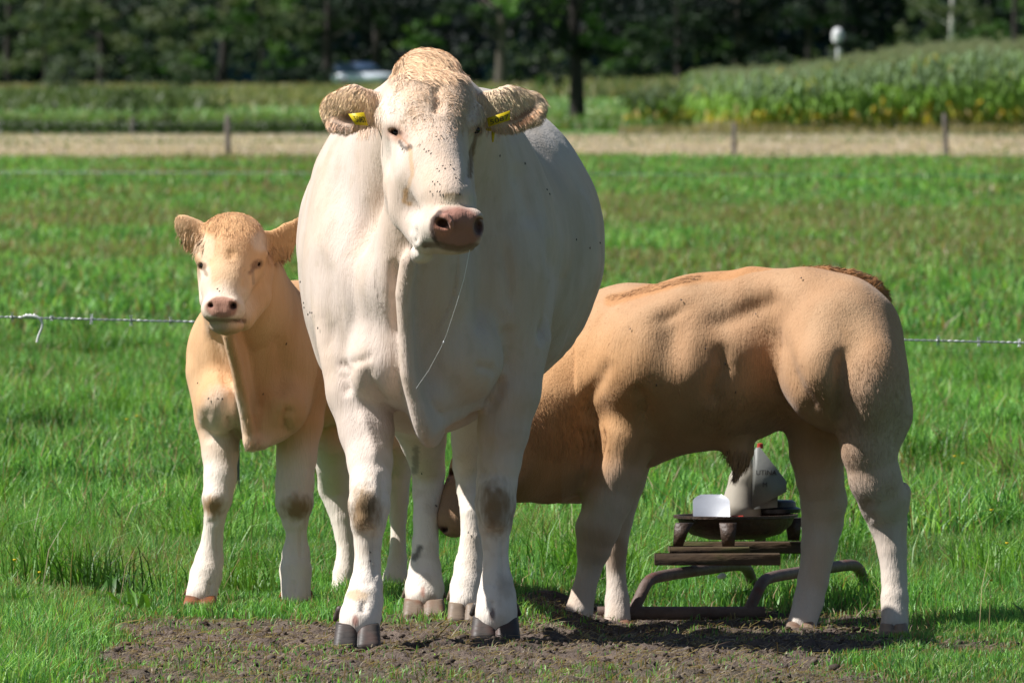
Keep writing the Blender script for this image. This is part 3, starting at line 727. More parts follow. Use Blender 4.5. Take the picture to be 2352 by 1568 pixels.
    rough('dry_weeds', 1420, 2700, 212, 220, .08, .26, 3500, [(.36, .27, .14), (.28, .22, .11), (.42, .33, .19)], .03, 45)
    rough('dry_tuft', 1590, 1690, 213, 217, .15, .42, 260, [(.38, .30, .17), (.44, .36, .22)], .025, 46)
    # maize
    vs, qs, cs, k = [], [], [], 0
    def plants(X, Y, H, seed, tone=1.0):
        nonlocal k
        r = np.random.default_rng(seed); n = len(X)
        for j in range(11):
            t = (j+.6)/11.5; a = r.uniform(0, 6.28, n); L = r.uniform(.42, .72, n)*(1.1-.5*abs(t-.5)); w = r.uniform(.024, .038, n)
            d = np.stack([np.cos(a), np.sin(a), 0*a], 1); sd = np.stack([-np.sin(a), np.cos(a), 0*a+.3], 1); b = np.stack([X, Y, H*t*.9], 1)
            m1 = b+d*(L*.24)[:, None]+np.array([0, 0, 1])*(L*.48)[:, None]; m2 = b+d*(L*.52)[:, None]+np.array([0, 0, 1])*(L*.58)[:, None]; tip = b+d*(L*.85)[:, None]+np.array([0, 0, 1])*(L*.22)[:, None]
            W_ = w[:, None]; v = np.stack([b-sd*W_*.6, b+sd*W_*.6, m1+sd*W_, m1-sd*W_, m2+sd*W_*.8, m2-sd*W_*.8, tip], 1).reshape(-1, 3)
            o = np.arange(n)[:, None]*7+k; qs.append(np.concatenate([o+[0, 1, 2, 3], o+[3, 2, 4, 5], o+[5, 4, 6, 6]])); k += 7*n; vs.append(v)
            base = np.array((.21, .30, .16)) if t > .5 else np.array((.23, .39, .09)); c = np.tile(base, (n, 1))*r.uniform(.7, 1.3, (n, 1))*tone
            yl = r.random(n) < (.75 if t < .18 else .28 if t < .3 else .02); c[yl] = np.array([(.60, .40, .05), (.45, .34, .17), (.42, .42, .07)])[r.integers(0, 3, yl.sum())]
            cs.append(np.repeat(c, 7, 0))
        b = np.stack([X, Y, 0*X], 1); s = np.array([.014, 0, 0]); T = np.array([0, 0, 1])*H[:, None]
        v = np.stack([b-s, b+s, b+s*.6+T, b-s*.6+T], 1).reshape(-1, 3); o = np.arange(n)[:, None]*4+k; qs.append(o+[0, 1, 2, 3]); k += 4*n; vs.append(v); cs.append(np.tile((.10, .15, .04), (4*n, 1)))
        for a in np.linspace(0, 5.2, 5):         # tassel
            d = np.array([math.cos(a)*.09, math.sin(a)*.09, .16]); v = np.stack([b+T-s*.5, b+T+s*.5, b+T+d+s*.5, b+T+d-s*.5], 1).reshape(-1, 3); o = np.arange(n)[:, None]*4+k
            qs.append(o+[0, 1, 2, 3]); k += 4*n; vs.append(v); cs.append(np.tile((.33, .35, .21), (4*n, 1)))
    for row in range(26):
        Y = 217+row*.75+(row > 12)*(row-12)*2.0; xr = np.concatenate([np.arange(G(1700-min(row, 12)*9, Y), G(2352, Y)+4, .17), np.arange(G(2352, Y)+4, G(2352, Y)+34, .5)]); n = len(xr)
        xr = xr+rs.normal(size=n)*.04; H = (1.18+.68*sst(0, 6.0, xr-G(1690, Y))+.10*rs.normal(size=n)); plants(xr, Y+rs.normal(size=n)*.05, H, 100+row)
    for row in range(8):                         # the low thin end of the field
        Y = 232+row*1.2; xr = np.arange(G(1450+row*12, Y), G(1700, Y), .2); n = len(xr); plants(xr+rs.normal(size=n)*.05, Y+rs.normal(size=n)*.05, .75+.5*sst(0, 2.4, xr-xr.min())+.08*rs.normal(size=n), 200+row, .45)
    q = np.concatenate(qs); v = np.concatenate(vs); c = np.concatenate(cs)
    tri = q[q[:, 2] == q[:, 3]][:, :3]; q = q[q[:, 2] != q[:, 3]]
    o = link('maize_field', new_mesh('maize_field', v, quads=q, tris=tri, col=c, mat=M_leaf, smooth=False)); tag(o, kind='stuff')
    # far fences
    M_post = mottled('weathered_wood', [(.10, .09, .08), (.17, .15, .13), (.07, .062, .055)], 5, .9, .5, stretch=(1, 1, .15), bdist=.02)
    M_wire = mottled('galvanised_wire', [(.42, .43, .45), (.55, .56, .58)], 30, .4, 0, metallic=.6)
    def post_mesh(parent, x, Y, h, w, lean=0):
        mb = MB(); mb.tube([(x, Y, -.1), (x+lean*.5, Y, h*.5), (x+lean, Y, h-.02), (x+lean, Y, h)], [w/2, w/2*.97, w/2*.94, w/2*.6], 9); return mb.build('post', M_post, parent, smooth=True)
    f = empty('pasture_fence', (G(523, 150), 150, 0)); tag(f, 'far wooden post fence crossing the green edge of the mown strip', 'fence')
    for px, h, w, l in ((523, .74, .10, 0), (1685, .62, .075, .01), (2174, .76, .085, -.03), (-700, .74, .1, 0), (3000, .74, .1, 0)): post_mesh(f, G(px, 150), 150, h, w, l)
    mb = MB()
    for z in (.35, .6): mb.tube([(G(-700, 150), 150, z), (G(3000, 150), 150, z)], .0009, 5)
    mb.build('wire', M_wire, f)
    f = empty('ditch_fence', (G(305, 211), 211, 0)); tag(f, 'dark low fence along the overgrown ditch on the left', 'fence')
    for px in (-260, 305): post_mesh(f, G(px, 211), 211, .40, .13)
    mb = MB()
    for z in (.18, .30): mb.tube([(G(-260, 211), 211, z), (G(740, 211), 211, z-.03)], .0018, 5)
    mb.build('wire', M_bark, f)
    f = empty('tape_fence', (G(1176, 78), 78, 0)); tag(f, 'thin pale blue green electric fence tape stretched across the pasture', 'fence')
    mt = mottled('fence_tape', [(.30, .45, .40), (.38, .52, .46)], 20, .5, 0); mb = MB(); mb.tube([W(-600, 394, 78), W(1176, 399, 78), W(3000, 407, 78)], .0032, 6); mb.build('tape', mt, f)
    mb = MB()
    for px, py in ((-600, 394), (3000, 407)):
        p = W(px, py, 78); mb = MB(); mb.tube([(p[0], 78, -.05), (p[0], 78, p[2]+.1)], .012, 8); mb.build('stake', mt, f)
    # white hooded post behind the maize
    Y = 262; x = G(1926, Y); f = empty('hooded_post', (x, Y, 0)); tag(f, 'white post with a rounded white hood rising out of the maize', 'post')
    mw = mottled('white_paint', [(.66, .67, .68), (.74, .75, .76), (.5, .5, .5)], 2, .6, .1)
    md = mottled('dark_collar', [(.03, .03, .035), (.06, .06, .06)], 4, .7, .1)
    mb = MB(); mb.tube([(x, Y, 0), (x, Y, 2.02)], .062, 12); mb.build('pole', mw, f, smooth=True)
    mb = MB(); mb.lathe((x, Y, 2.12), [(.07, -.10), (.09, -.05), (.08, .02), (.05, .04)], 16); mb.build('collar', md, f, smooth=True)
    mb = MB(); mb.lathe((x-.02, Y, 2.36), [(.01, -.20), (.14, -.19), (.155, -.10), (.15, .06), (.11, .14), (.05, .18), (.005, .19)], 20); mb.build('hood', mw, f, smooth=True)
    mb = MB(); mb.box((x+.16, Y-.05, 2.22), (.10, .2, .16), bev=.02); mb.build('side_box', md, f)
    # car
    Y = 650; x = G(838, Y); root = empty('car', (x, Y, 0)); tag(root, 'white and dark blue car parked under the trees, partly behind the cow', 'car')
    mb = MB(); z0 = .30
    prof = [(-2.02, .42), (-2.08, .75), (-2.04, .92), (-1.1, .98), (1.3, .98), (2.0, .90), (2.08, .6), (2.0, .38), (-1.9, .34)]
    mb.prism(prof, 1.72, off=(x, Y, 0)); mp = mottled('car_paint', [(.62, .68, .76), (.70, .75, .82)], 1, .25, 0, spec=.6); bdy = mb.build('body', mp, root)
    mb = MB(); mb.prism([(-2.0, .95), (-1.88, 1.52), (.55, 1.54), (1.3, .97)], 1.5, off=(x, Y, 0)); mg = mottled('car_glass', [(.05, .085, .16), (.08, .12, .2)], 1, .35, 0, spec=.3); mb.build('window', mg, root)
    mb = MB(); mb.prism([(-1.89, 1.525), (-1.7, 1.62), (.4, 1.63), (.57, 1.545)], 1.46, off=(x, Y, 0)); mb.build('roof', mottled('car_roof', [(.04, .08, .16), (.06, .10, .2)], 1, .5, 0), root)
    mr = mottled('tyre', [(.015, .015, .015), (.03, .03, .03)], 8, .9, .1); mh = mottled('rim', [(.4, .4, .42), (.5, .5, .52)], 8, .3, 0, metallic=.8)
    for dx in (-1.3, 1.3):
        for dy in (-.8, .8):
            M = Matrix.Rotation(math.pi/2, 3, 'X'); mb = MB(); mb.lathe((0, 0, 0), [(.19, -.1), (.31, -.1), (.32, -.06), (.32, .06), (.31, .1), (.19, .1)], 24)
            v = [np.array(a) @ np.array(M).T+np.array((x+dx, Y+dy, .32)) for a in mb.v]; mb.v = v; wl = mb.build('wheel', mr, root, smooth=True)
            mb = MB(); mb.lathe((0, 0, 0), [(.0, -.085), (.06, -.09), (.19, -.07), (.19, .07), (.06, .09), (.0, .085)], 24); mb.v = [np.array(a) @ np.array(M).T+np.array((x+dx, Y+dy, .32))-np.array(root.location) for a in mb.v]
            link('rim', mb.mesh('rim', mh, True), wl)
    for dy in (-.6, .6):
        mb = MB(); mb.box((x-2.07, Y+dy, .72), (.08, .34, .14), bev=.02); mb.build('headlight', mh, root)
    return M_post, M_wire
# ------------------------------------------------------------------ the white cow
CREAM = (.64, .525, .448); WARM = (.66, .48, .34); WHITE = (.80, .71, .62); GINGER = (.55, .34, .16); BROWN = (.20, .115, .045)
PINK = (.35, .17, .125)
def hoof_mesh(px, py, Y, w, h, toe=.05, mat=None, parent=None, lean=0, dew=True):
    """a pair of cloven claws standing on row py (bottom), w px wide, h px high"""
    s = Sculpt()
    for sg in (-1, 1):
        cx = px+sg*w*.245
        for t in (-.35, .0, .35):
            s.chain([(cx+t*w*.2, py-h*1.15, Y+.01, w*.15), (cx+t*w*.32+sg*w*.012+lean, py-h*.12, Y-toe, w*.165)], k=.6 if (sg > 0 and t < -.1) else 5, fl=None)
            s.chain([(cx+t*w*.2, py-h*1.1, Y+.06, w*.17), (cx+t*w*.3+sg*w*.012+lean, py-h*.1, Y+.05, w*.17)], k=6)
    s.chain([(px+lean*.3, py-h*1.2, Y-.09, 1.5), (px+lean, py-h*.0, Y-.11, 4)], k=5, op='s', fl=((1, 0, 0), .8))
    s.ell((px, py-h-70, Y-.05), (w*2, .5, 70), k=3, op='s')        # coronet
    s.ell((px, py+80, Y), (w*2, .5, 80), k=2, op='s')            # flat sole
    if dew:
        for sg in (-1, 1): s.chain([(px+sg*w*.40, py-h*1.6, Y+.075, w*.09), (px+sg*w*.50, py-h*1.22, Y+.085, w*.06)], k=2)
    v, q = s.polygonise(.0045); v = smooth_verts(v, q, 3)
    return link('hoof', new_mesh('hoof', v-np.array(parent.location), quads=q, mat=mat), parent)

def horn_material(name, dark, light, redden):
    m, t, b, out = material(name)
    tc = N(t, 'ShaderNodeTexCoord')
    n1 = N(t, 'ShaderNodeTexNoise'); n1.inputs['Scale'].default_value = 14; n1.inputs['Detail'].default_value = 5
    t.links.new(tc.outputs['Object'], n1.inputs['Vector'])
    mp = N(t, 'ShaderNodeMapping'); mp.inputs['Scale'].default_value = (.1, .1, 1); t.links.new(tc.outputs['Object'], mp.inputs[0])
    n2 = N(t, 'ShaderNodeTexNoise'); n2.inputs['Scale'].default_value = 160; n2.inputs['Detail'].default_value = 3; t.links.new(mp.outputs[0], n2.inputs['Vector'])
    r = ramp(t, n1.outputs[0], [(.35, dark), (.52, light), (.68, redden)])
    t.links.new(r.outputs[0], b.inputs['Base Color']); b.inputs['Roughness'].default_value = .55
    bp = N(t, 'ShaderNodeBump'); bp.inputs['Strength'].default_value = .5; bp.inputs['Distance'].default_value = .004
    t.links.new(n2.outputs[0], bp.inputs['Height']); t.links.new(bp.outputs[0], b.inputs['Normal'])
    return m
M_hoof_dark = horn_material('hoof_horn_dark', (.022, .019, .018), (.052, .042, .036), (.08, .045, .035))
M_hoof_brown = horn_material('hoof_horn_brown', (.16, .115, .08), (.21, .155, .11), (.2, .10, .06))
M_hoof_red = horn_material('hoof_horn_red', (.05, .03, .02), (.22, .07, .02), (.28, .09, .03))
M_eye, _t, _b, _o = material('eye_wet_dark'); _b.inputs['Base Color'].default_value = (.012, .008, .007, 1); _b.inputs['Roughness'].default_value = .08
M_hide = hide_material('hide')
def eye(px, py, Y, r, parent, rz=1.0):
    s = Sculpt(); s.ell((px, py, Y), (r, r*(30+Y)/FPX, r*rz), k=1); v, q = s.polygonise(.003)
    return link('eye', new_mesh('eye', smooth_verts(v, q, 2)-np.array(parent.location), quads=q, mat=M_eye), parent)

def build_cow():
    root = empty('cow', (-.23, .05, 0))
    tag(root, 'big cream white cow standing and facing the camera with yellow ear tags', 'cow')
    s = Sculpt()
    # trunk
    s.ell((1035, 565, .92), (352, .68, 372), k=10)                      # barrel
    s.ell((1050, 550, 1.25), (262, .30, 285), k=70)                     # rump
    s.ell((975, 600, .28), (285, .42, 400), k=120)                      # forehand
    s.ell((1165, 660, .25), (105, .30, 250), k=60)                      # shoulder, its left
    s.ell((805, 660, .20), (88, .32, 240), k=60)                        # shoulder, its right
    # neck
    s.chain([(985, 430, .30, 235), (985, 330, .0, 165), (985, 270, -.22, 120)], k=90)
    s.chain([(985, 320, .25, 130), (985, 225, -.12, 66)], k=60)                       # crest and withers
    s.chain([(965, 470, -.28, 85), (955, 640, -.16, 118), (960, 800, -.10, 130)], k=60)
    # breast
    s.ell((885, 840, -.085), (88, .16, 95), k=44)
    s.ell((1035, 825, -.055), (118, .18, 108), k=48)
    s.ell((990, 905, -.08), (66, .17, 66), k=34)
    # dewlap: a thin sheet hanging from throat to brisket
    ridge = [(938, 600, -.395), (926, 675, -.372), (932, 770, -.345), (937, 860, -.335), (955, 925, -.315), (968, 965, -.30), (980, 985, -.27)]
    s.chain([(*p, r) for p, r in zip(ridge, (17, 15, 13, 14, 12, 13, 14))], k=24)
    for i in range(len(ridge)-1):
        a, b = ridge[i], ridge[i+1]
        for f in np.linspace(0, 1, 7)[:-1]:
            x, y, Y = [a[j]+(b[j]-a[j])*f for j in range(3)]
            s.chain([(x, y, Y+.01, 13), (x+8, y-6, Y+.11, 26), (x+14, y-12, Y+.21, 44)], k=20, fl=((1, .15, 0), .55))
    s.chain([(983, 990, -.25, 12), (1012, 965, -.16, 20), (1045, 935, -.06, 30)], k=22)
    s.chain([(1040, 930, -.05, 30), (1085, 905, .02, 40)], k=24)
    # forelegs
    s.chain([(803, 790, .02, 72), (826, 900, -.03, 74), (842, 990, -.08, 62), (850, 1060, -.14, 51), (851, 1115, -.19, 46), (848, 1160, -.225, 47), (846, 1200, -.22, 40),
             (845, 1245, -.22, 31), (844, 1300, -.23, 30), (841, 1345, -.25, 37), (836, 1380, -.28, 43), (828, 1415, -.32, 46), (825, 1432, -.34, 45)], k=24)
    s.chain([(848, 1130, -.235, 34), (846, 1195, -.25, 30)], k=14)                     # knee cap
    s.chain([(1182, 780, .12, 80), (1168, 900, .10, 72), (1156, 990, .09, 58), (1147, 1060, .09, 49), (1141, 1110, .09, 45), (1138, 1158, .085, 46), (1137, 1200, .09, 39),
             (1138, 1245, .095, 30), (1139, 1295, .095, 29), (1141, 1335, .09, 36), (1141, 1370, .075, 43), (1140, 1405, .06, 46), (1139, 1420, .055, 46)], k=24)
    s.chain([(1137, 1125, .05, 34), (1136, 1190, .04, 30)], k=14)
    # hind legs
    s.chain([(945, 820, 1.35, 120), (958, 930, 1.25, 82), (972, 1010, 1.38, 52), (984, 1080, 1.5, 38), (984, 1130, 1.5, 36), (979, 1190, 1.45, 30), (977, 1250, 1.42, 30),
             (976, 1310, 1.40, 37), (975, 1350, 1.37, 44), (974, 1378, 1.34, 42)], k=50)
    s.chain([(1110, 820, 1.3, 110), (1092, 930, 1.05, 70), (1078, 1010, 1.12, 41), (1076, 1070, 1.2, 36), (1079, 1120, 1.2, 31), (1083, 1180, 1.14, 26), (1084, 1240, 1.12, 27),
             (1078, 1300, 1.10, 34), (1071, 1350, 1.06, 37), (1068, 1385, 1.03, 36)], k=50)
    s.chain([(1020, 870, 1.2, 60), (1030, 900, 1.35, 60)], k=40)                        # udder
    # head
    s.ell((985, 232, -.30), (106, .13, 84), k=30)                        # skull
    s.ell((984, 285, -.36), (108, .115, 116), k=30)
    s.ell((980, 156, -.26), (66, .10, 40), k=22)                         # poll
    s.chain([(985, 300, -.41, 92), (1000, 385, -.53, 76), (1022, 450, -.63, 62)], k=30)
    s.chain([(938, 360, -.30, 62), (944, 425, -.37, 61), (954, 485, -.45, 54), (982, 540, -.56, 44)], k=40)     # cheek, left in the picture
    s.chain([(1042, 385, -.34, 46), (1052, 460, -.45, 41), (1062, 530, -.58, 40)], k=36)
    s.ell((960, 410, -.46), (62, .09, 110), k=34, roll=8, yaw=-25)        # side of the face
    s.chain([(1000, 350, -.53, 46), (1036, 458, -.675, 42)], k=34)                       # nasal bone
    s.ell((1032, 522, -.67), (80, .085, 60), k=22)                       # muzzle
    s.chain([(1020, 508, -.735, 32), (1082, 508, -.73, 29), (1078, 542, -.705, 28), (1024, 548, -.705, 29), (1020, 508, -.735, 32)], k=10)   # nose pad
    s.chain([(1052, 500, -.748, 22), (1052, 545, -.722, 26)], k=14)
    s.ell((980, 545, -.64), (34, .075, 38), k=16)                        # upper lip
    s.ell((968, 583, -.60), (27, .05, 23), k=5)                         # chin
    s.ell((1035, 568, -.65), (56, .065, 17), k=8)
    s.chain([(893, 268, -.36, 30), (915, 285, -.43, 20), (935, 300, -.46, 12)], k=20)          # brow
    s.chain([(1086, 264, -.37, 28), (1078, 290, -.44, 17)], k=18)
    # eye sockets, nostrils, mouth
    s.ell((911, 306, -.445), (16, .045, 10), k=8, op='s', roll=18)
    s.ell((1102, 300, -.40), (10, .05, 10), k=8, op='s')
    s.chain([(919, 311, -.462, 4), (932, 324, -.48, 3.5), (942, 336, -.495, 2)], k=4, op='s')
    s.chain([(895, 312, -.43, 6), (912, 320, -.455, 6), (928, 330, -.475, 4)], k=8)             # lower lid
    s.ell((1017, 513, -.80), (19, .065, 14), k=7, op='s', roll=12)
    s.chain([(1001, 505, -.77, 6), (1003, 528, -.785, 8), (1018, 535, -.80, 6)], k=8, op='s')
    s.chain([(1010, 494, -.765, 6), (1026, 497, -.785, 8), (1036, 509, -.79, 7), (1037, 524, -.785, 6)], k=7)
    s.ell((1100, 520, -.755), (13, .07, 21), k=6, op='s')
    s.chain([(962, 566, -.66, 3), (985, 567, -.71, 3), (1012, 563, -.745, 3.5), (1050, 568, -.765, 4), (1092, 564, -.75, 4)], k=5, op='s')
    # ears: left in the picture, then right
    s.chain([(878, 250, -.24, 26), (850, 248, -.27, 38), (812, 246, -.28, 49), (775, 246, -.27, 36)], k=12, fl=((.15, 1, .1), .30))
    s.chain([(757, 262, -.26, 10), (768, 285, -.27, 14), (800, 293, -.28, 12)], k=10)
    s.ell((800, 268, -.305), (36, .030, 20), k=8, op='s', roll=0)
    s.chain([(1090, 245, -.24, 26), (1118, 248, -.27, 36), (1168, 246, -.27, 47), (1215, 244, -.26, 38)], k=12, fl=((-.15, 1, .1), .30))
    s.chain([(1240, 240, -.26, 13), (1228, 268, -.27, 16), (1170, 288, -.27, 15), (1140, 290, -.26, 12)], k=10)
    s.chain([(1178, 270, -.312, 13), (1212, 252, -.305, 9)], k=8, op='s')
    v, q = s.polygonise(.0062, ysteps=[(-.0, .009), (.45, .016)]); v = smooth_verts(v, q, 4)
    sk = Skin(v, q, CREAM)
    F = (-1.2, .6); HD = (-1.2, -.15)
    # folds and muscles
    C = (-.26, .6)
    sk.crease([(770, 842), (800, 834), (838, 828), (872, 806)], 11, .009, C)
    sk.crease([(803, 836), (794, 866), (800, 915)], 12, .013, C)
    sk.crease([(846, 832), (850, 870), (872, 915), (908, 945)], 13, .016, C)
    sk.bump((822, 880), (22, 50), .007, C)
    sk.crease([(1085, 838), (1125, 846), (1152, 862)], 12, .009, C)
    sk.crease([(1150, 858), (1142, 905), (1112, 948)], 13, .018, C)
    sk.crease([(1160, 740), (1166, 800), (1152, 858)], 18, .012, C)
    sk.crease([(872, 540), (893, 640), (912, 730), (920, 790)], 22, .020, C)           # neck meets shoulder
    sk.crease([(838, 450), (848, 560), (872, 680), (896, 780)], 24, .012, C)
    sk.crease([(902, 590), (912, 690), (921, 785)], 16, .026, (-.36, .3)); sk.crease([(1010, 640), (988, 720), (984, 800)], 20, .010, C)
    sk.crease([(1268, 540), (1282, 640), (1266, 730), (1240, 800)], 15, .030, (-.5, 1.2), face=.1)
    sk.crease([(735, 560), (755, 660), (768, 740), (752, 820)], 18, .010, (-.5, .9), face=.1)
    sk.crease([(1185, 370), (1215, 450), (1232, 530)], 24, .012, (-.5, 1.0))
    sk.bump((1060, 700), (60, 110), .010, C); sk.crease([(1092, 560), (1098, 680), (1088, 780)], 14, .009, C); sk.crease([(1150, 540), (1170, 640), (1172, 720)], 16, .010, C); sk.bump((835, 690), (34, 100), .008, C, roll=-10)
    sk.crease([(998, 190), (1008, 235), (1000, 268)], 12, .012, HD)                    # forehead whorl
    sk.bump((938, 235), (45, 50), .010, HD); sk.bump((1048, 245), (36, 60), .013, HD)
    sk.crease([(948, 515), (955, 545), (950, 562)], 7, .008, HD)
    sk.crease([(1080, 320), (1076, 380), (1070, 430)], 9, .008, HD)
    sk.crease([(826, 935), (850, 1010), (868, 1070)], 14, -.010, F)
    sk.crease([(874, 1080), (882, 1130), (876, 1200)], 9, .008, F)
    sk.crease([(1128, 990), (1112, 1060), (1108, 1110)], 12, .008, F)
    sk.v = sk.v+sk.n*((fbm(sk.v*np.array([1, .6, .22]), 17, 2)-.5)*.020*sst(-.34, -.2, sk.Y)*sst(980, 800, sk.py)*sst(330, 480, sk.py))[:, None]      # folds of skin running down
    sk.v = sk.v+sk.n*((fbm(sk.v, 8, 2)-.5)*.010*sst(-.2, -.1, sk.Y)*sst(950, 820, sk.py))[:, None]
    for x0 in (845, 1139):                       # tendons, knee and fetlock
        yl = (-.6, .35)
        sk.crease([(x0+16, 1225), (x0+15, 1290), (x0+18, 1335)], 6, .006, yl, face=.0); sk.crease([(x0-22, 1215), (x0-4, 1222), (x0+20, 1214)], 8, .005, yl); sk.crease([(x0-24, 1118), (x0-4, 1112), (x0+18, 1120)], 10, .005, yl)
        sk.bump((x0-4, 1150), (20, 22), .006, yl); sk.bump((x0-6, 1190), (18, 14), .005, yl); sk.crease([(x0-30, 1345), (x0-8, 1338), (x0+14, 1344)], 7, .004, yl); sk.crease([(x0-8, 1375), (x0-12, 1410)], 8, .008, yl)
    sk.done()
    # coat colours
    for lo, hi, c in ((-.5, .9, WHITE),):
        w = sst(990, 1180, sk.py)[:, None]; sk.col = sk.col*(1-w)+np.array(c)*w
    w = (sst(.42, .72, fbm(sk.v*np.array([1, 1, .35]), 9, 3))*.4*sst(1000, 820, sk.py))[:, None]; sk.col = sk.col*(1-w)+np.array(WARM)*w
    w = (sst(.3, .6, sk.Y)*.75*sst(420, 300, sk.py)*1.0)[:, None]; sk.col = sk.col*(1-w)+np.array((.53, .49, .44))*w
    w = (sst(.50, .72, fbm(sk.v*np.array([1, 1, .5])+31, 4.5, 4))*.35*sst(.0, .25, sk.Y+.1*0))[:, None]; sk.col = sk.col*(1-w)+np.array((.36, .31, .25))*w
    w = (sst(.58, .74, fbm(sk.v+77, 26, 3))*.28)[:, None]; sk.col = sk.col*(1-w)+np.array((.50, .40, .29))*w
    sk.paint((.66, .46, .29), (985, 180), (95, 70), HD, edge=.6, a=.55)
    sk.paint((.60, .42, .25), (975, 135), (75, 42), (-1.2, .0), edge=.7, a=.6)
    sk.paint((.66, .45, .28), (1010, 260), (60, 70), HD, edge=.7, a=.45)
    sk.paint((.70, .50, .34), (1010, 400), (45, 70), HD, edge=.7, a=.35)
    sk.paint(WHITE, (900, 250), (34, 36), HD, a=.5); sk.paint(WHITE, (905, 360), (26, 50), HD, a=.5); sk.paint(WHITE, (968, 540), (26, 45), HD, a=.8)
    sk.paint((.78, .52, .30), (800, 236), (66, 42), HD, a=.8); sk.paint((.84, .62, .42), (1175, 240), (80, 46), HD, a=.8)
    sk.paint((.60, .38, .26), (790, 275), (40, 14), HD, a=.6); sk.paint((.34, .16, .08), (1195, 262), (38, 13), HD, a=.9, roll=-25)  # dark streak: right ear hollow with its shade painted in
    sk.paint((.16, .09, .05), (806, 266), (20, 14), HD, a=.85)  # left ear hollow, its shade painted dark
    # eye rims and tear stains
    sk.paint((.36, .18, .11), (911, 307), (25, 17), HD, a=.8, roll=18, edge=.6, jag=.6); sk.paint((.09, .045, .03), (911, 303), (14, 9), HD, a=.95, roll=15); sk.pline((.42, .22, .13), [(916, 312), (928, 323), (938, 334)], 3.5, HD, a=.8)
    sk.pline((.07, .05, .04), [(918, 327), (926, 338), (938, 343)], 5, HD, a=.8, jag=.8); sk.paint((.09, .05, .03), (942, 338), (6, 7), HD, a=.8)
    sk.pline((.60, .36, .17), [(942, 345), (947, 400), (934, 440), (926, 462)], 5, HD, a=.55, jag=.9)
    sk.pline((.45, .25, .10), [(932, 440), (930, 462), (940, 468)], 7, HD, a=.7, jag=1.0)
    sk.paint((.25, .12, .08), (1098, 299), (12, 14), HD, a=.9); sk.pline((.16, .09, .05), [(1092, 312), (1083, 360), (1080, 405)], 6, HD, a=.8, jag=.9)
    sk.paint((.30, .19, .08), (1040, 452), (22, 10), HD, a=.75, jag=.7)
    sk.paint((.60, .53, .38), (1060, 462), (45, 14), HD, a=.5)
    # nose, lips
    sk.paint(PINK, (1050, 524), (61, 50), (-1.2, -.62), a=1, edge=.14, jag=.12)
    sk.paint((.48, .21, .14), (1016, 522), (22, 22), (-1.2, -.62), a=.8)
    sk.paint((.12, .04, .03), (1018, 512), (15, 11), (-1.2, -.62), a=.95); sk.paint((.10, .045, .04), (1099, 521), (12, 20), (-1.2, -.6), a=.9)
    sk.pline((.05, .03, .025), [(1010, 488), (994, 505), (992, 530), (1000, 552), (1006, 560)], 6, (-1.2, -.6), a=.85, jag=.9)
    sk.pline((.16, .10, .06), [(975, 562), (1010, 563), (1050, 572), (1095, 566)], 9, (-1.2, -.55), a=.8, jag=.6)
    sk.paint(WHITE, (970, 590), (24, 14), HD, a=.9)
    # knees and pasterns
    sk.paint((.27, .15, .05), (836, 1172), (34, 48), (-.5, .0), a=.9, jag=1.3, edge=.7); sk.paint((.09, .065, .035), (846, 1162), (14, 28), (-.5, .0), a=.7, jag=1.2, edge=.7)
    sk.paint((.20, .115, .045), (1140, 1165), (38, 52), (-.2, .3), a=.9, jag=1.2, edge=.7)
    sk.paint((.50, .34, .18), (820, 1366), (26, 13), (-.6, .0), a=.7, jag=.8); sk.paint((.30, .23, .16), (1162, 1345), (18, 26), (-.2, .3), a=.4, jag=1.4, edge=.7, roll=-25)
    sk.paint((.30, .10, .07), (816, 1425), (7, 14), (-.6, .0), a=.8); sk.paint((.10, .05, .05), (1130, 1410), (7, 16), (-.3, .3), a=.8)
    sk.pline((.05, .045, .04), [(965, 1258), (952, 1282)], 8, (.9, 1.8), a=.8, jag=1.2); sk.pline((.10, .09, .08), [(957, 1030), (953, 1080)], 8, (.9, 1.8), a=.6, jag=1.4)
    sk.paint((.16, .11, .07), (974, 1385), (50, 22), (1.0, 1.8), a=.6, jag=.9); sk.paint((.35, .12, .07), (972, 1358), (5, 14), (1, 1.8), a=.7)
    # hair length and direction
    sk.hl[:] = .0075; sk.hl[sk.Y > .6] = .006
    sk.hair((985, 150), (92, 60), .030, (.25, -.5, -.9), HD); sk.hair((1010, 240), (70, 70), .016, (.35, -.1, -1), HD)
    sk.hair((800, 245), (75, 60), .030, (-.45, -.1, -.9), HD); sk.hair((1180, 245), (85, 60), .030, (.55, -.1, -.8), HD)
    sk.hair((1045, 525), (62, 52), .0, None, (-1.2, -.6)); sk.hair((911, 305), (14, 10), .0, None, HD)
    sk.hair((840, 1170), (45, 60), .014, None, (-.6, 0)); sk.hair((1010, 380), (90, 90), .008, (0, -.3, -1), HD)
    nose = (sk.mask((1050, 524), (62, 50), (-1.2, -.6)) > .5); sk.hl[nose] = 0
    D, u = poly_dist(sk.px, sk.py, [(r_[0], r_[1]) for r_ in ridge]); sk.hl[(D < 11) & (sk.Y < -.2)] = .015
    sk.done()
    front = np.where(sk.Y < .35, 1.0, .35)*np.where(sk.n[:, 1] < .35, 1, .12)
    body_object('body', sk, M_hide, root, 420000, 11, width=.0016, lift=.14, keep=front, wob=.2, clump_s=85, clump_f=.45, dark=.9, cvar=.06, nj_s=.28)
    # long hair
    keep = sk.mask((978, 138), (80, 44), (-1.2, .05), jag=.5)
    sk.hl = np.where(keep > 0, .046, 0)
    sk.hd = np.tile(np.array([.75, -.35, -.30]), (len(sk.v), 1)); sk.hd[sk.px < 925] = (-.1, -.5, -.7)
    col0 = sk.col; sk.col = np.clip(sk.col*np.array((1.32, 1.2, 1.08)), 0, .9)
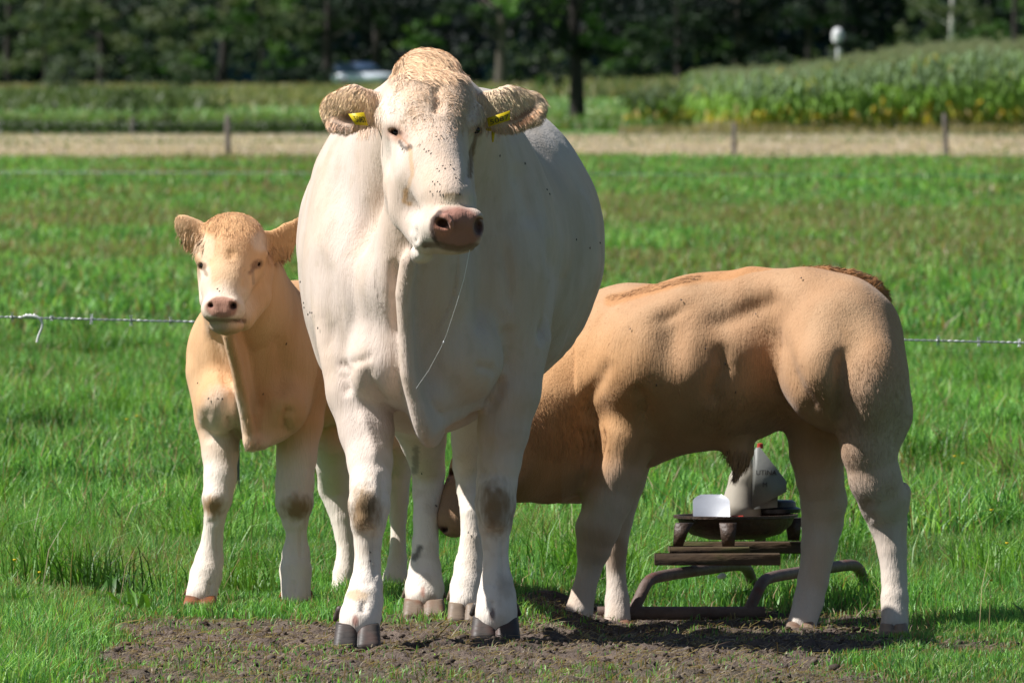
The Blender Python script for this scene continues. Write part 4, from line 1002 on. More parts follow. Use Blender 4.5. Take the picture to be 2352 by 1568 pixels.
    strands_object('poll_hair', sk, M_hide, root, 9500, 12, keep, width=.0018, lift=.25, wob=.4, three=True, clump_s=42, clump_f=.5, dark=.92, cvar=.05, glow=.4)
    # waves of longer hair on the forehead, growing away from the whorl
    keep = sk.mask((1002, 235), (88, 72), (-1.2, -.2), jag=.5)*sst(.1, .4, -sk.n[:, 1]); keep[sk.py < 150] = 0
    rad = nrm(np.stack([sk.px-1000, 0*sk.px, -(sk.py-268)], 1)); tan = np.stack([-rad[:, 2], 0*sk.px, rad[:, 0]], 1)
    sk.hl = np.where(keep > 0, .021, 0); sk.hd = rad+.8*np.sin(np.hypot(sk.px-1000, sk.py-268)/9)[:, None]*tan*np.sign(sk.px-1000)[:, None]
    sk.hd[sk.py > 268] = np.array([.1, 0, -1]); sk.col = np.clip(col0*np.array((1.08, 1.0, .92)), 0, .9)
    strands_object('forelock', sk, M_hide, root, 6000, 15, keep, width=.0016, lift=.14, wob=.25, three=True, clump_s=48, clump_f=.6, dark=.92, cvar=.05)
    sk.col = np.clip(col0*np.array((1.32, 1.2, 1.08)), 0, .9)
    for c, d in (((800, 246), (-.55, -.25, -.8)), ((1182, 244), (.65, -.2, -.75))):
        keep = sk.mask(c, (74, 60), (-1.2, -.05))*(1-.9*sk.mask((806, 270), (30, 15), HD))*(1-.9*sk.mask((1196, 262), (34, 10), HD, roll=-25)); sk.hl = np.where(keep > 0, .026, 0); sk.hd = np.tile(np.array(d, float), (len(sk.v), 1))
        rad = np.stack([sk.px-c[0], 0*sk.px, -(sk.py-c[1])], 1)/60; sk.hd = sk.hd*.9+rad*.55
        strands_object('ear_hair', sk, M_hide, root, 5200, 13, keep, width=.0018, lift=.13, wob=.2, three=True, clump_s=55, clump_f=.5, dark=.88, glow=.7)
    sk.col = col0
    # eyes, hooves
    eye(911, 305, -.424, 14, root, .78); eye(1094, 299, -.40, 10, root, .85)
    hoof_mesh(822, 1492, -.365, 104, 58, mat=M_hoof_dark, parent=root, lean=-2)
    hoof_mesh(1138, 1470, .05, 108, 50, mat=M_hoof_dark, parent=root)
    hoof_mesh(974, 1420, 1.31, 94, 42, mat=M_hoof_brown, parent=root)
    hoof_mesh(1068, 1432, 1.0, 78, 46, mat=M_hoof_brown, parent=root)
    # ear tags with their numbers
    def eartag(pa, pb, pc, pd, Y, txt, name='ear_tag', stem=None):
        P = [W(*p, Y) for p in (pa, pb, pc, pd)]
        mb = MB(); n = nrm(np.cross(P[1]-P[0], P[3]-P[0])); t = .0025
        v = np.array(P+[p+n*t for p in P]); mb.add(v, [[0, 1, 2, 3], [7, 6, 5, 4], [0, 4, 5, 1], [1, 5, 6, 2], [2, 6, 7, 3], [3, 7, 4, 0]])
        if stem: mb.tube([W(*stem[0], Y), W(*stem[1], Y)], [.006, .002], 8)
        o = mb.build(name, M_tag, root)
        if txt:
            cu = bpy.data.curves.new('tag_number', 'FONT'); cu.body = txt; cu.size = 1; cu.align_x = 'CENTER'; cu.align_y = 'CENTER'
            cu.extrude = .01
            to = bpy.data.objects.new('tmp', cu); COL.objects.link(to); bpy.context.view_layer.update()
            me = bpy.data.meshes.new_from_object(to); COL.objects.unlink(to); bpy.data.objects.remove(to)
            k = np.zeros(len(me.vertices)*3); me.vertices.foreach_get('co', k); k = k.reshape(-1, 3)
            ex = P[1]-P[0]; ey = P[3]-P[0]; wd, ht = np.linalg.norm(ex), np.linalg.norm(ey)
            ex, ey = ex/wd, ey/ht; sx = wd*.86/np.ptp(k[:, 0]); sy = ht*.55/np.ptp(k[:, 1])
            nn = n if n[1] < 0 else -n
            off = (P[0]+P[2])/2-ey*ht*.12+nn*(.004)
            w = off+k[:, :1]*sx*ex+k[:, 1:2]*sy*ey+k[:, 2:3]*.05*nn
            me.vertices.foreach_set('co', (w-np.array(root.location)).ravel()); me.materials.clear(); me.materials.append(M_ink); me.update()
            tn = link('tag_number', me); tn.parent = o; tn.matrix_parent_inverse = Matrix.Identity(4)
            o_loc = o.location
        return o
    global M_tag, M_ink
    M_tag = mottled('tag_plastic', [(.62, .46, .01), (.70, .54, .02)], 20, .45, .05)
    M_ink = mottled('tag_ink', [(.03, .025, .01), (.06, .05, .02)], 40, .6, 0)
    eartag((1122, 292), (1172, 276), (1171, 254), (1118, 272), -.345, '5087')
    eartag((1116, 300), (1157, 306), (1157, 296), (1118, 290), -.255, None, stem=((1133, 302), (1132, 327)))
    eartag((816, 287), (846, 289), (836, 258), (800, 262), -.345, '5087')
    # drool
    mb = MB(); pts = [W(1079, 574, -.72), W(1066, 640, -.70), W(1048, 700, -.66), W(1025, 770, -.58), W(1012, 800, -.54), W(985, 850, -.46), W(956, 892, -.37)]
    mb.tube(pts, .0009, 6); mb.lathe(W(1019, 783, -.565)-np.array([0, 0, .003]), [(.0004, -.004), (.0022, 0), (.0004, .005)], 8)
    m, t, b, o = material('drool'); b.inputs['Base Color'].default_value = (.85, .85, .85, 1); b.inputs['Roughness'].default_value = .1
    mb.build('drool', m, root, smooth=True)
    return root, sk
# ------------------------------------------------------------------ the two calves
TAN = (.66, .385, .195); TAND = (.50, .26, .105); LEGW = (.78, .68, .58); SAND = (.45, .262, .138)
def build_calf_standing():
    root = empty('calf', (-.80, 1.9, 0))
    tag(root, 'pale orange calf looking at the camera beside the cow, half hidden behind her', 'calf')
    s = Sculpt()
    s.ell((592, 835, 1.97), (156, .24, 178), k=10)
    s.ell((690, 815, 2.32), (165, .46, 172), k=70, yaw=-32)
    s.ell((800, 830, 2.66), (130, .28, 165), k=60)
    s.chain([(590, 790, 1.92, 128), (566, 700, 1.72, 98), (545, 610, 1.60, 74)], k=60)
    s.chain([(600, 730, 2.0, 90), (570, 590, 1.65, 60)], k=50)
    s.ell((505, 925, 1.80), (58, .12, 70), k=30); s.ell((640, 930, 1.83), (70, .13, 75), k=30)
    s.ell((600, 975, 1.82), (46, .12, 52), k=26)
    ridge = [(524, 765, 1.53), (541, 830, 1.585), (554, 900, 1.635), (567, 965, 1.67), (574, 1010, 1.69)]
    s.chain([(*p, r_) for p, r_ in zip(ridge, (11, 10, 12, 10, 12))], k=22)
    for i in range(len(ridge)-1):
        a, b = ridge[i], ridge[i+1]
        for f in np.linspace(0, 1, 6)[:-1]:
            x, y, Y = [a[j]+(b[j]-a[j])*f for j in range(3)]
            s.chain([(x, y, Y+.01, 9), (x+8, y-5, Y+.09, 20), (x+14, y-12, Y+.17, 32)], k=18, fl=((1, .15, 0), .55))
    s.chain([(576, 1018, 1.68, 13), (600, 1015, 1.72, 18), (635, 985, 1.8, 28)], k=18)
    # forelegs
    s.chain([(490, 860, 1.92, 60), (498, 960, 1.88, 50), (506, 1040, 1.85, 41), (506, 1095, 1.82, 37), (499, 1145, 1.79, 34), (493, 1190, 1.79, 24), (488, 1235, 1.80, 24),
             (481, 1285, 1.80, 32), (473, 1320, 1.78, 36), (463, 1365, 1.75, 36)], k=22)
    s.chain([(692, 870, 2.0, 68), (687, 970, 1.97, 54), (681, 1050, 1.95, 45), (677, 1110, 1.93, 43), (676, 1155, 1.91, 43), (678, 1195, 1.91, 30), (681, 1225, 1.91, 23),
             (680, 1270, 1.91, 31), (679, 1310, 1.89, 36), (680, 1368, 1.86, 34)], k=22)
    # hind legs
    s.chain([(775, 930, 2.62, 85), (764, 1010, 2.45, 48), (763, 1065, 2.5, 37), (769, 1120, 2.58, 38), (786, 1190, 2.56, 27), (795, 1260, 2.54, 21), (791, 1315, 2.52, 26), (786, 1362, 2.5, 28)], k=30)
    s.chain([(880, 930, 2.75, 80), (900, 1010, 2.6, 46), (910, 1080, 2.66, 35), (914, 1150, 2.66, 25), (915, 1220, 2.65, 18), (913, 1285, 2.64, 22), (908, 1330, 2.62, 29), (904, 1365, 2.6, 31)], k=30)
    # head
    s.ell((534, 555, 1.50), (78, .11, 66), k=20)
    s.ell((532, 590, 1.46), (77, .10, 76), k=20)
    s.chain([(530, 605, 1.43, 72), (518, 660, 1.345, 56), (511, 700, 1.285, 42)], k=26)
    s.chain([(588, 620, 1.54, 40), (582, 680, 1.49, 40), (556, 730, 1.40, 30)], k=28)
    s.chain([(484, 620, 1.51, 30), (486, 690, 1.42, 28)], k=24)
    s.ell((513, 712, 1.275), (51, .06, 34), k=16)
    s.chain([(491, 700, 1.235, 17), (530, 701, 1.235, 17), (521, 717, 1.23, 17), (500, 717, 1.23, 17), (491, 700, 1.235, 17)], k=8)
    s.ell((521, 747, 1.30), (40, .055, 22), k=6)
    s.chain([(462, 592, 1.42, 15), (475, 604, 1.40, 10)], k=12); s.chain([(598, 588, 1.43, 18), (578, 602, 1.405, 12)], k=12)
    s.ell((465, 611, 1.405), (8, .03, 7), k=5, op='s'); s.ell((590, 607, 1.42), (10, .035, 7), k=6, op='s', roll=-25)
    s.ell((484, 702, 1.20), (7, .045, 6), k=4, op='s', roll=30); s.ell((535, 703, 1.20), (8, .045, 8), k=4, op='s', roll=-30)
    s.chain([(466, 737, 1.28, 2.5), (495, 735, 1.225, 2.5), (525, 736, 1.225, 2.5), (562, 737, 1.30, 2.5)], k=4, op='s')
    s.chain([(472, 548, 1.55, 20), (447, 536, 1.53, 31), (424, 516, 1.53, 24), (413, 505, 1.53, 11)], k=10, fl=((.2, 1, .1), .34))
    s.chain([(606, 552, 1.56, 24), (640, 562, 1.58, 35), (662, 536, 1.58, 26), (685, 507, 1.58, 9)], k=10, fl=((-.2, 1, .1), .34))
    s.ell((438, 536, 1.49), (19, .03, 15), k=6, op='s', roll=35)
    s.chain([(640, 590, 1.53, 5), (668, 560, 1.53, 4)], k=6, op='s')
    v, q = s.polygonise(.0058, ysteps=[(2.0, .010), (2.3, .016)]); v = smooth_verts(v, q, 4)
    sk = Skin(v, q, TAN); HD = (0, 1.62); F = (1.5, 2.1)
    sk.crease([(474, 930), (472, 985), (484, 1020)], 14, .007, F)
    sk.crease([(555, 1010), (535, 985), (520, 950)], 9, .012, F); sk.crease([(660, 1000), (655, 960), (670, 930)], 12, .014, F)
    sk.crease([(480, 750), (500, 820), (530, 900)], 14, .010, F); sk.crease([(640, 760), (650, 850), (640, 920)], 20, .012, F)
    for x0, y in ((489, (1.5, 2.0)), (680, (1.6, 2.1))):
        sk.crease([(x0+12, 1200), (x0+11, 1250), (x0+14, 1290)], 5, .005, y, face=.0); sk.crease([(x0-16, 1196), (x0, 1200), (x0+16, 1194)], 7, .004, y); sk.bump((x0-2, 1150), (16, 18), .005, y); sk.crease([(x0-4, 1330), (x0-6, 1372)], 7, .006, y)
    sk.bump((520, 560), (30, 26), .006, HD); sk.crease([(532, 575), (530, 600)], 9, .005, HD)
    sk.crease([(560, 612), (566, 640), (556, 670)], 8, .006, HD); sk.crease([(552, 700), (548, 725)], 7, .006, HD)
    sk.done()
    w = sst(960, 1090, sk.py)[:, None]; sk.col = sk.col*(1-w)+np.array(LEGW)*w
    w = (sst(.42, .7, fbm(sk.v*np.array([1, 1, .4]), 9, 3))*.35*(sk.py < 950))[:, None]; sk.col = sk.col*(1-w)+np.array((.74, .50, .29))*w
    w = ((sk.Y > 1.85)*sst(560, 650, sk.px)*sst(990, 900, sk.py)*.6)[:, None]; sk.col = sk.col*(1-w)+np.array(TAND)*w
    sk.paint((.72, .52, .34), (515, 660), (55, 75), HD, edge=.6, a=.7); sk.paint(LEGW, (470, 660), (16, 60), HD, a=.7); sk.paint(LEGW, (513, 700), (60, 46), HD, a=.65, edge=.5)
    sk.paint((.66, .38, .18), (530, 512), (60, 30), HD, a=.7, edge=.6); sk.paint((.60, .33, .14), (531, 583), (16, 14), HD, a=.5, edge=.8)
    sk.paint((.76, .60, .44), (470, 570), (22, 30), HD, a=.6); sk.paint((.76, .60, .46), (598, 555), (20, 22), HD, a=.6)
    sk.paint((.74, .50, .30), (430, 525), (34, 30), (0, 1.8), a=.7); sk.paint((.66, .38, .17), (655, 540), (45, 36), (0, 1.8), a=.7)
    sk.paint(LEGW, (510, 960), (50, 70), (1.5, 2.0), a=.7)
    sk.paint((.38, .20, .14), (510, 706), (40, 25), (0, 1.4), edge=.14, jag=.12); sk.paint((.14, .05, .04), (484, 702), (7, 6), (0, 1.4)); sk.paint((.10, .04, .03), (535, 703), (8, 8), (0, 1.4))
    sk.pline((.22, .12, .08), [(466, 737), (495, 735), (525, 736), (562, 737)], 5, (0, 1.4), a=.8)
    sk.paint((.34, .27, .22), (500, 752), (24, 14), (0, 1.4), a=.6)
    sk.paint((.20, .10, .05), (590, 607), (15, 10), HD, a=.85, roll=-25); sk.paint((.20, .10, .05), (464, 611), (11, 9), HD, a=.85)
    sk.pline((.25, .13, .07), [(584, 614), (575, 626)], 5, HD, a=.8, jag=.8); sk.pline((.28, .18, .12), [(580, 620), (582, 650)], 4, HD, a=.5, jag=1); sk.pline((.20, .13, .08), [(468, 618), (474, 630)], 5, HD, a=.7, jag=1)
    sk.paint((.30, .16, .05), (487, 1163), (24, 26), (0, 2.0), a=.9, jag=1.1, edge=.6); sk.paint((.26, .15, .06), (682, 1166), (30, 28), (0, 2.1), a=.9, jag=1.1, edge=.6)
    sk.paint(TAND, (478, 920), (20, 60), F, a=.3)
    sk.hl[:] = .009; sk.hair((535, 545), (70, 60), .014, (.1, -.2, 1), HD); sk.hair((512, 708), (46, 30), 0, None, (0, 1.4)); sk.hair((530, 640), (60, 40), .008, (0, -.3, -1), HD)
    sk.hair((430, 525), (40, 45), .018, (-.5, 0, -.9), (0, 1.8)); sk.hair((655, 540), (48, 45), .016, (.4, 0, -.9), (0, 1.8))
    sk.hair((582, 1020), (20, 20), .025, (-.4, -.2, -1), F)
    D, u = poly_dist(sk.px, sk.py, [(r_[0], r_[1]) for r_ in ridge]); sk.hl[(D < 11) & (sk.Y < 1.8)] = .020
    sk.done(); front = np.where(sk.Y < 2.05, 1.0, .3)*np.where(sk.n[:, 1] < .35, 1, .12)
    body_object('body', sk, M_hide, root, 190000, 21, width=.0015, lift=.13, keep=front, wob=.2, clump_s=85, clump_f=.45, dark=.92, cvar=.05, nj_s=.25)
    keep = sk.mask((440, 552), (30, 26), (0, 1.8), jag=.5); sk.hl = np.where(keep > 0, .036, 0); sk.hd = np.tile(np.array([-.5, -.2, -1.]), (len(sk.v), 1))
    strands_object('ear_hair', sk, M_hide, root, 450, 22, keep, width=.0022, lift=.6, wob=.4, three=True, clump_s=60)
    keep = sk.mask((640, 580), (30, 22), (0, 1.8), jag=.5); sk.hl = np.where(keep > 0, .03, 0); sk.hd = np.tile(np.array([.5, -.2, -1.]), (len(sk.v), 1))
    strands_object('ear_hair', sk, M_hide, root, 350, 23, keep, width=.0022, lift=.5, wob=.4, three=True, clump_s=60)
    keep = sk.mask((530, 510), (56, 26), (0, 1.62), jag=.5); sk.hl = np.where(keep > 0, .03, 0); sk.hd = np.tile(np.array([.1, -.4, -.6]), (len(sk.v), 1))
    strands_object('poll_hair', sk, M_hide, root, 2600, 24, keep, width=.0014, lift=.25, wob=.35, three=True, clump_s=50, cvar=.04, dark=.92, glow=.35)
    eye(465, 610, 1.403, 8, root, .8); eye(589, 606, 1.416, 10, root, .75)
    hoof_mesh(462, 1393, 1.74, 74, 24, mat=M_hoof_red, parent=root, lean=-3); hoof_mesh(681, 1410, 1.85, 74, 32, mat=M_hoof_red, parent=root)
    hoof_mesh(785, 1386, 2.5, 58, 22, mat=M_hoof_brown, parent=root, dew=False); hoof_mesh(903, 1386, 2.6, 62, 20, mat=M_hoof_brown, parent=root, dew=False)
    return root, sk

CB, LOW = 1.22, -.068          # the drinking calf stands further back, on ground that dips
def build_calf_suckling():
    root = empty('calf', (.65, .7+CB, LOW))
    tag(root, 'tan calf in side view with its head pushed under the cow to drink', 'calf')
    s = Sculpt(); s.dy = CB
    s.ell((1620, 832, .74), (270, .235, 198), k=10, yaw=0)
    s.ell((1455, 850, .88), (135, .20, 185), k=60)
    s.ell((1930, 812, .58), (148, .23, 182), k=60)
    s.chain([(1400, 765, .95, 80), (1480, 757, .88, 82), (1600, 726, .78, 78), (1730, 694, .68, 78), (1850, 692, .60, 79), (1945, 755, .56, 62)], k=40)
    s.ell((2000, 890, .46), (90, .19, 160), k=40); s.ell((1890, 865, .43), (85, .15, 110), k=50)
    s.chain([(1960, 900, .72, 110), (1900, 1000, .76, 62)], k=50)
    s.chain([(1480, 1000, .82, 75), (1600, 952, .74, 62), (1760, 888, .66, 48), (1845, 915, .66, 26)], k=50)
    s.chain([(1680, 990, .70, 46), (1700, 1035, .68, 32), (1694, 1072, .67, 14)], k=26)
    # legs
    s.chain([(2010, 950, .44, 82), (1995, 1030, .40, 62), (2010, 1100, .41, 58), (2030, 1150, .44, 54), (2040, 1200, .46, 43), (2050, 1265, .44, 33), (2054, 1330, .42, 29), (2055, 1375, .40, 31), (2055, 1430, .37, 32)], k=36)
    s.chain([(2068, 1130, .52, 24), (2072, 1170, .52, 16)], k=14)
    s.chain([(1880, 950, .76, 75), (1872, 1040, .72, 57), (1883, 1095, .74, 53), (1892, 1150, .78, 52), (1889, 1200, .80, 47), (1882, 1250, .78, 41), (1868, 1330, .76, 35), (1857, 1380, .74, 34), (1842, 1432, .70, 33)], k=36)
    s.chain([(1470, 930, .74, 80), (1440, 1010, .70, 64), (1418, 1090, .69, 57), (1396, 1150, .69, 53), (1372, 1215, .69, 49), (1364, 1260, .69, 39), (1353, 1310, .70, 27), (1340, 1360, .69, 27), (1330, 1405, .67, 33)], k=34)
    s.chain([(1460, 960, 1.02, 70), (1432, 1100, 1.02, 50), (1418, 1190, 1.02, 36), (1414, 1260, 1.02, 27), (1415, 1320, 1.02, 22), (1418, 1380, 1.0, 28), (1418, 1425, .97, 31)], k=30)
    # neck and head
    s.chain([(1430, 820, .92, 145), (1310, 910, .88, 132), (1215, 980, .72, 105)], k=60)
    s.chain([(1340, 1010, .84, 90), (1260, 1060, .76, 92), (1190, 1068, .66, 86)], k=50)
    s.chain([(1330, 1115, .84, 42), (1290, 1118, .84, 38)], k=26)
    s.chain([(1160, 1020, .60, 95), (1105, 1080, .40, 70), (1062, 1150, .28, 52), (1044, 1192, .22, 42)], k=40)
    s.ell((1040, 1086, .33), (12, .04, 10), k=8, op='s'); s.ell((1022, 1215, .19), (8, .04, 7), k=4, op='s')
    s.chain([(1130, 980, .5, 22), (1165, 955, .46, 34), (1200, 945, .45, 16)], k=10, fl=((0, 1, 0), .5))
    v, q = s.polygonise(.0062, ysteps=[(.75+CB, .012)]); v = smooth_verts(v, q, 4)
    sk = Skin(v, q, SAND); F = (-.5+CB, .95+CB)
    # muscles of the side
    sk.crease([(1590, 748), (1660, 738), (1720, 716), (1765, 698), (1800, 672)], 25, .014, F); sk.bump((1720, 800), (70, 60), .008, F)
    sk.bump((1540, 780), (34, 62), -.027, F, roll=-10); sk.bump((1478, 800), (55, 85), .014, F); sk.bump((1530, 700), (50, 20), .008, F, roll=-25); sk.bump((1545, 722), (44, 12), -.006, F, roll=-25)
    sk.bump((1590, 840), (50, 90), .010, F); sk.crease([(1655, 780), (1660, 840), (1640, 890), (1636, 940)], 19, .016, F); sk.bump((1705, 800), (52, 48), .010, F); sk.bump((1690, 900), (52, 62), .008, F)
    sk.crease([(1782, 750), (1792, 795), (1808, 850), (1832, 895), (1862, 940), (1890, 975)], 26, .026, F); sk.bump((1866, 835), (60, 80), .012, F)
    sk.crease([(1938, 790), (1934, 860), (1928, 930), (1925, 980)], 17, .023, F); sk.bump((1995, 870), (50, 115), .010, F)
    sk.bump((1830, 700), (75, 55), .010, F); sk.bump((2010, 790), (60, 44), -.009, F, roll=40)
    sk.bump((1420, 900), (60, 65), .014, F); sk.bump((1500, 960), (65, 55), -.014, F, roll=-20); sk.crease([(1405, 820), (1385, 870), (1350, 920), (1345, 980)], 18, .012, F)
    for k in range(5): sk.crease([(1330+k*14, 975), (1345+k*11, 1020), (1338+k*9, 1080)], 5, .006, F)
    sk.crease([(1460, 880), (1480, 920), (1475, 970)], 14, .010, F); sk.crease([(1500, 1000), (1480, 1050), (1450, 1090)], 18, .012, F)
    sk.crease([(1920, 985), (1900, 1005), (1860, 985)], 12, .008, F); sk.crease([(2000, 1140), (1988, 1170), (2010, 1200)], 11, .009, F); sk.bump((2005, 1165), (27, 37), .009, F); sk.bump((2070, 1140), (16, 24), .008, F)
    sk.v = sk.v+sk.n*((fbm(sk.v, 8, 2)-.5)*.014*sst(1050, 900, sk.py))[:, None]
    sk.done()
    w = sst(1000, 1200, sk.py)[:, None]*.9; w = np.maximum(w, (sst(1850, 2060, sk.px)*sst(780, 1000, sk.py)*.6)[:, None]); w = w*(sk.px > 1290)[:, None]; sk.col = sk.col*(1-w)+np.array((.62, .54, .47))*w
    w = (sst(.42, .7, fbm(sk.v*np.array([1, 1, .4]), 10, 3))*.35)[:, None]; sk.col = sk.col*(1-w)+np.array((.50, .33, .19))*w
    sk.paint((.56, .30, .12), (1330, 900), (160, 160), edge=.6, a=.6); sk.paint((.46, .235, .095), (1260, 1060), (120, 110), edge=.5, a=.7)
    sk.pline((.46, .20, .06), [(1400, 690), (1500, 662), (1620, 636), (1760, 618)], 14, (.62+CB, 1.2+CB), a=.6)
    sk.paint((.40, .25, .15), (1362, 1240), (52, 46), (-.5+CB, 1.1+CB), a=.65, edge=.6); sk.paint((.36, .24, .16), (1415, 1270), (30, 40), (.9+CB, 1.2+CB), a=.6)
    sk.paint((.70, .62, .54), (2053, 1360), (40, 90), (-.5+CB, .7+CB), a=.7, edge=.5); sk.paint((.70, .63, .56), (1330, 1425), (44, 26), (-.5+CB, 1+CB), a=.7, edge=.5); sk.paint((.66, .60, .54), (1850, 1400), (40, 60), (.5+CB, 1+CB), a=.6)
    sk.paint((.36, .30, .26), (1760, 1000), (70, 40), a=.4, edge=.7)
    sk.paint((.30, .185, .115), (1040, 1180), (60, 75), y=(1.2, 1.9), a=.75, edge=.5); sk.paint((.16, .09, .07), (1015, 1216), (10, 9)); sk.paint((.10, .05, .03), (1032, 1083), (12, 9))  # muzzle brown, darkened for the shade beneath the cow
    sk.hl[:] = .010; sk.hd[:] = (.35, -.05, -1)
    sk.hair((2000, 950), (90, 130), .018, (.1, -.2, -1), F); sk.hair((2000, 1100), (60, 60), .015, (.2, -.2, -.8), F); sk.hair((1690, 950), (110, 50), .018, (-.2, -.1, -1), F); sk.hair((1290, 980), (90, 70), .020, (0, 0, -1)); sk.hair((1880, 900), (40, 40), .018, (.3, -.1, -1), F)
    sk.done(); front = np.where(sk.n[:, 1] < .35, 1, .15)
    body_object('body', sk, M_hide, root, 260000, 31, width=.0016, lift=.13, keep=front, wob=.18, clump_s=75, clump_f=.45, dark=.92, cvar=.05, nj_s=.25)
    keep = sk.mask((1697, 1060), (36, 34), jag=.4); sk.hl = np.where(keep > 0, .06, 0); sk.hd = np.tile(np.array([-.25, -.1, -1.]), (len(sk.v), 1))
    strands_object('belly_tuft', sk, M_hide, root, 700, 32, keep, width=.0024, lift=.15, wob=.35, three=True, clump_s=40)
    D, u = poly_dist(sk.px, sk.py, [(1395, 685), (1500, 662), (1600, 640)]); keep = (D < 7)*(sk.n[:, 2] > -.2)*(sk.n[:, 1] < .6); sk.hl = np.where(keep > 0, .024, 0); sk.hd = np.tile(np.array([.9, 0, -.1]), (len(sk.v), 1)); sk.col[keep > 0] = (.44, .23, .10)
    strands_object('mane_hair', sk, M_hide, root, 900, 33, keep*1.0, width=.0014, lift=.6, wob=.3, three=True, clump_s=50)
    # tail lies over the rump
    t = Sculpt(); t.dy = CB; t.chain([(1845, 626, .64, 14), (1900, 629, .65, 18), (1950, 642, .66, 22), (1992, 662, .67, 23), (2022, 686, .68, 20), (2036, 712, .70, 14), (2046, 760, .78, 11), (2040, 860, .82, 12)], k=2)
    tv, tq = t.polygonise(.006); tv = smooth_verts(tv, tq, 2); ts = Skin(tv, tq, (.46, .22, .085)); ts.hl[:] = .016; ts.hd[:] = (.8, -.1, -.35); ts.hair((1990, 650), (50, 40), .030, (.6, 0, .3))
    body_object('tail', ts, M_hide, root, 9000, 34, width=.0024, lift=.55, clump_s=50, clump_f=.7)
    hoof_mesh(2053, 1462, .34+CB, 66, 28, mat=M_hoof_brown, parent=root, dew=False); hoof_mesh(1838, 1452, .69+CB, 66, 24, mat=M_hoof_brown, parent=root, dew=False)
    hoof_mesh(1325, 1446, .66+CB, 68, 26, mat=M_hoof_brown, parent=root, dew=False); hoof_mesh(1417, 1446, .96+CB, 62, 22, mat=M_hoof_brown, parent=root, dew=False)
    mb = MB()
    mb.lathe(W(2074, 1432, .40+CB), [(.001, .012), (.011, .006), (.012, -.006), (.006, -.014), (.001, -.016)], 10); mb.build('dewclaw', M_hoof_dark, root, smooth=True)
    mb = MB(); mb.lathe(W(1866, 1436, .74+CB), [(.001, .010), (.010, .005), (.011, -.005), (.006, -.012), (.001, -.014)], 10); mb.build('dewclaw', M_hoof_dark, root, smooth=True)
    return root, sk
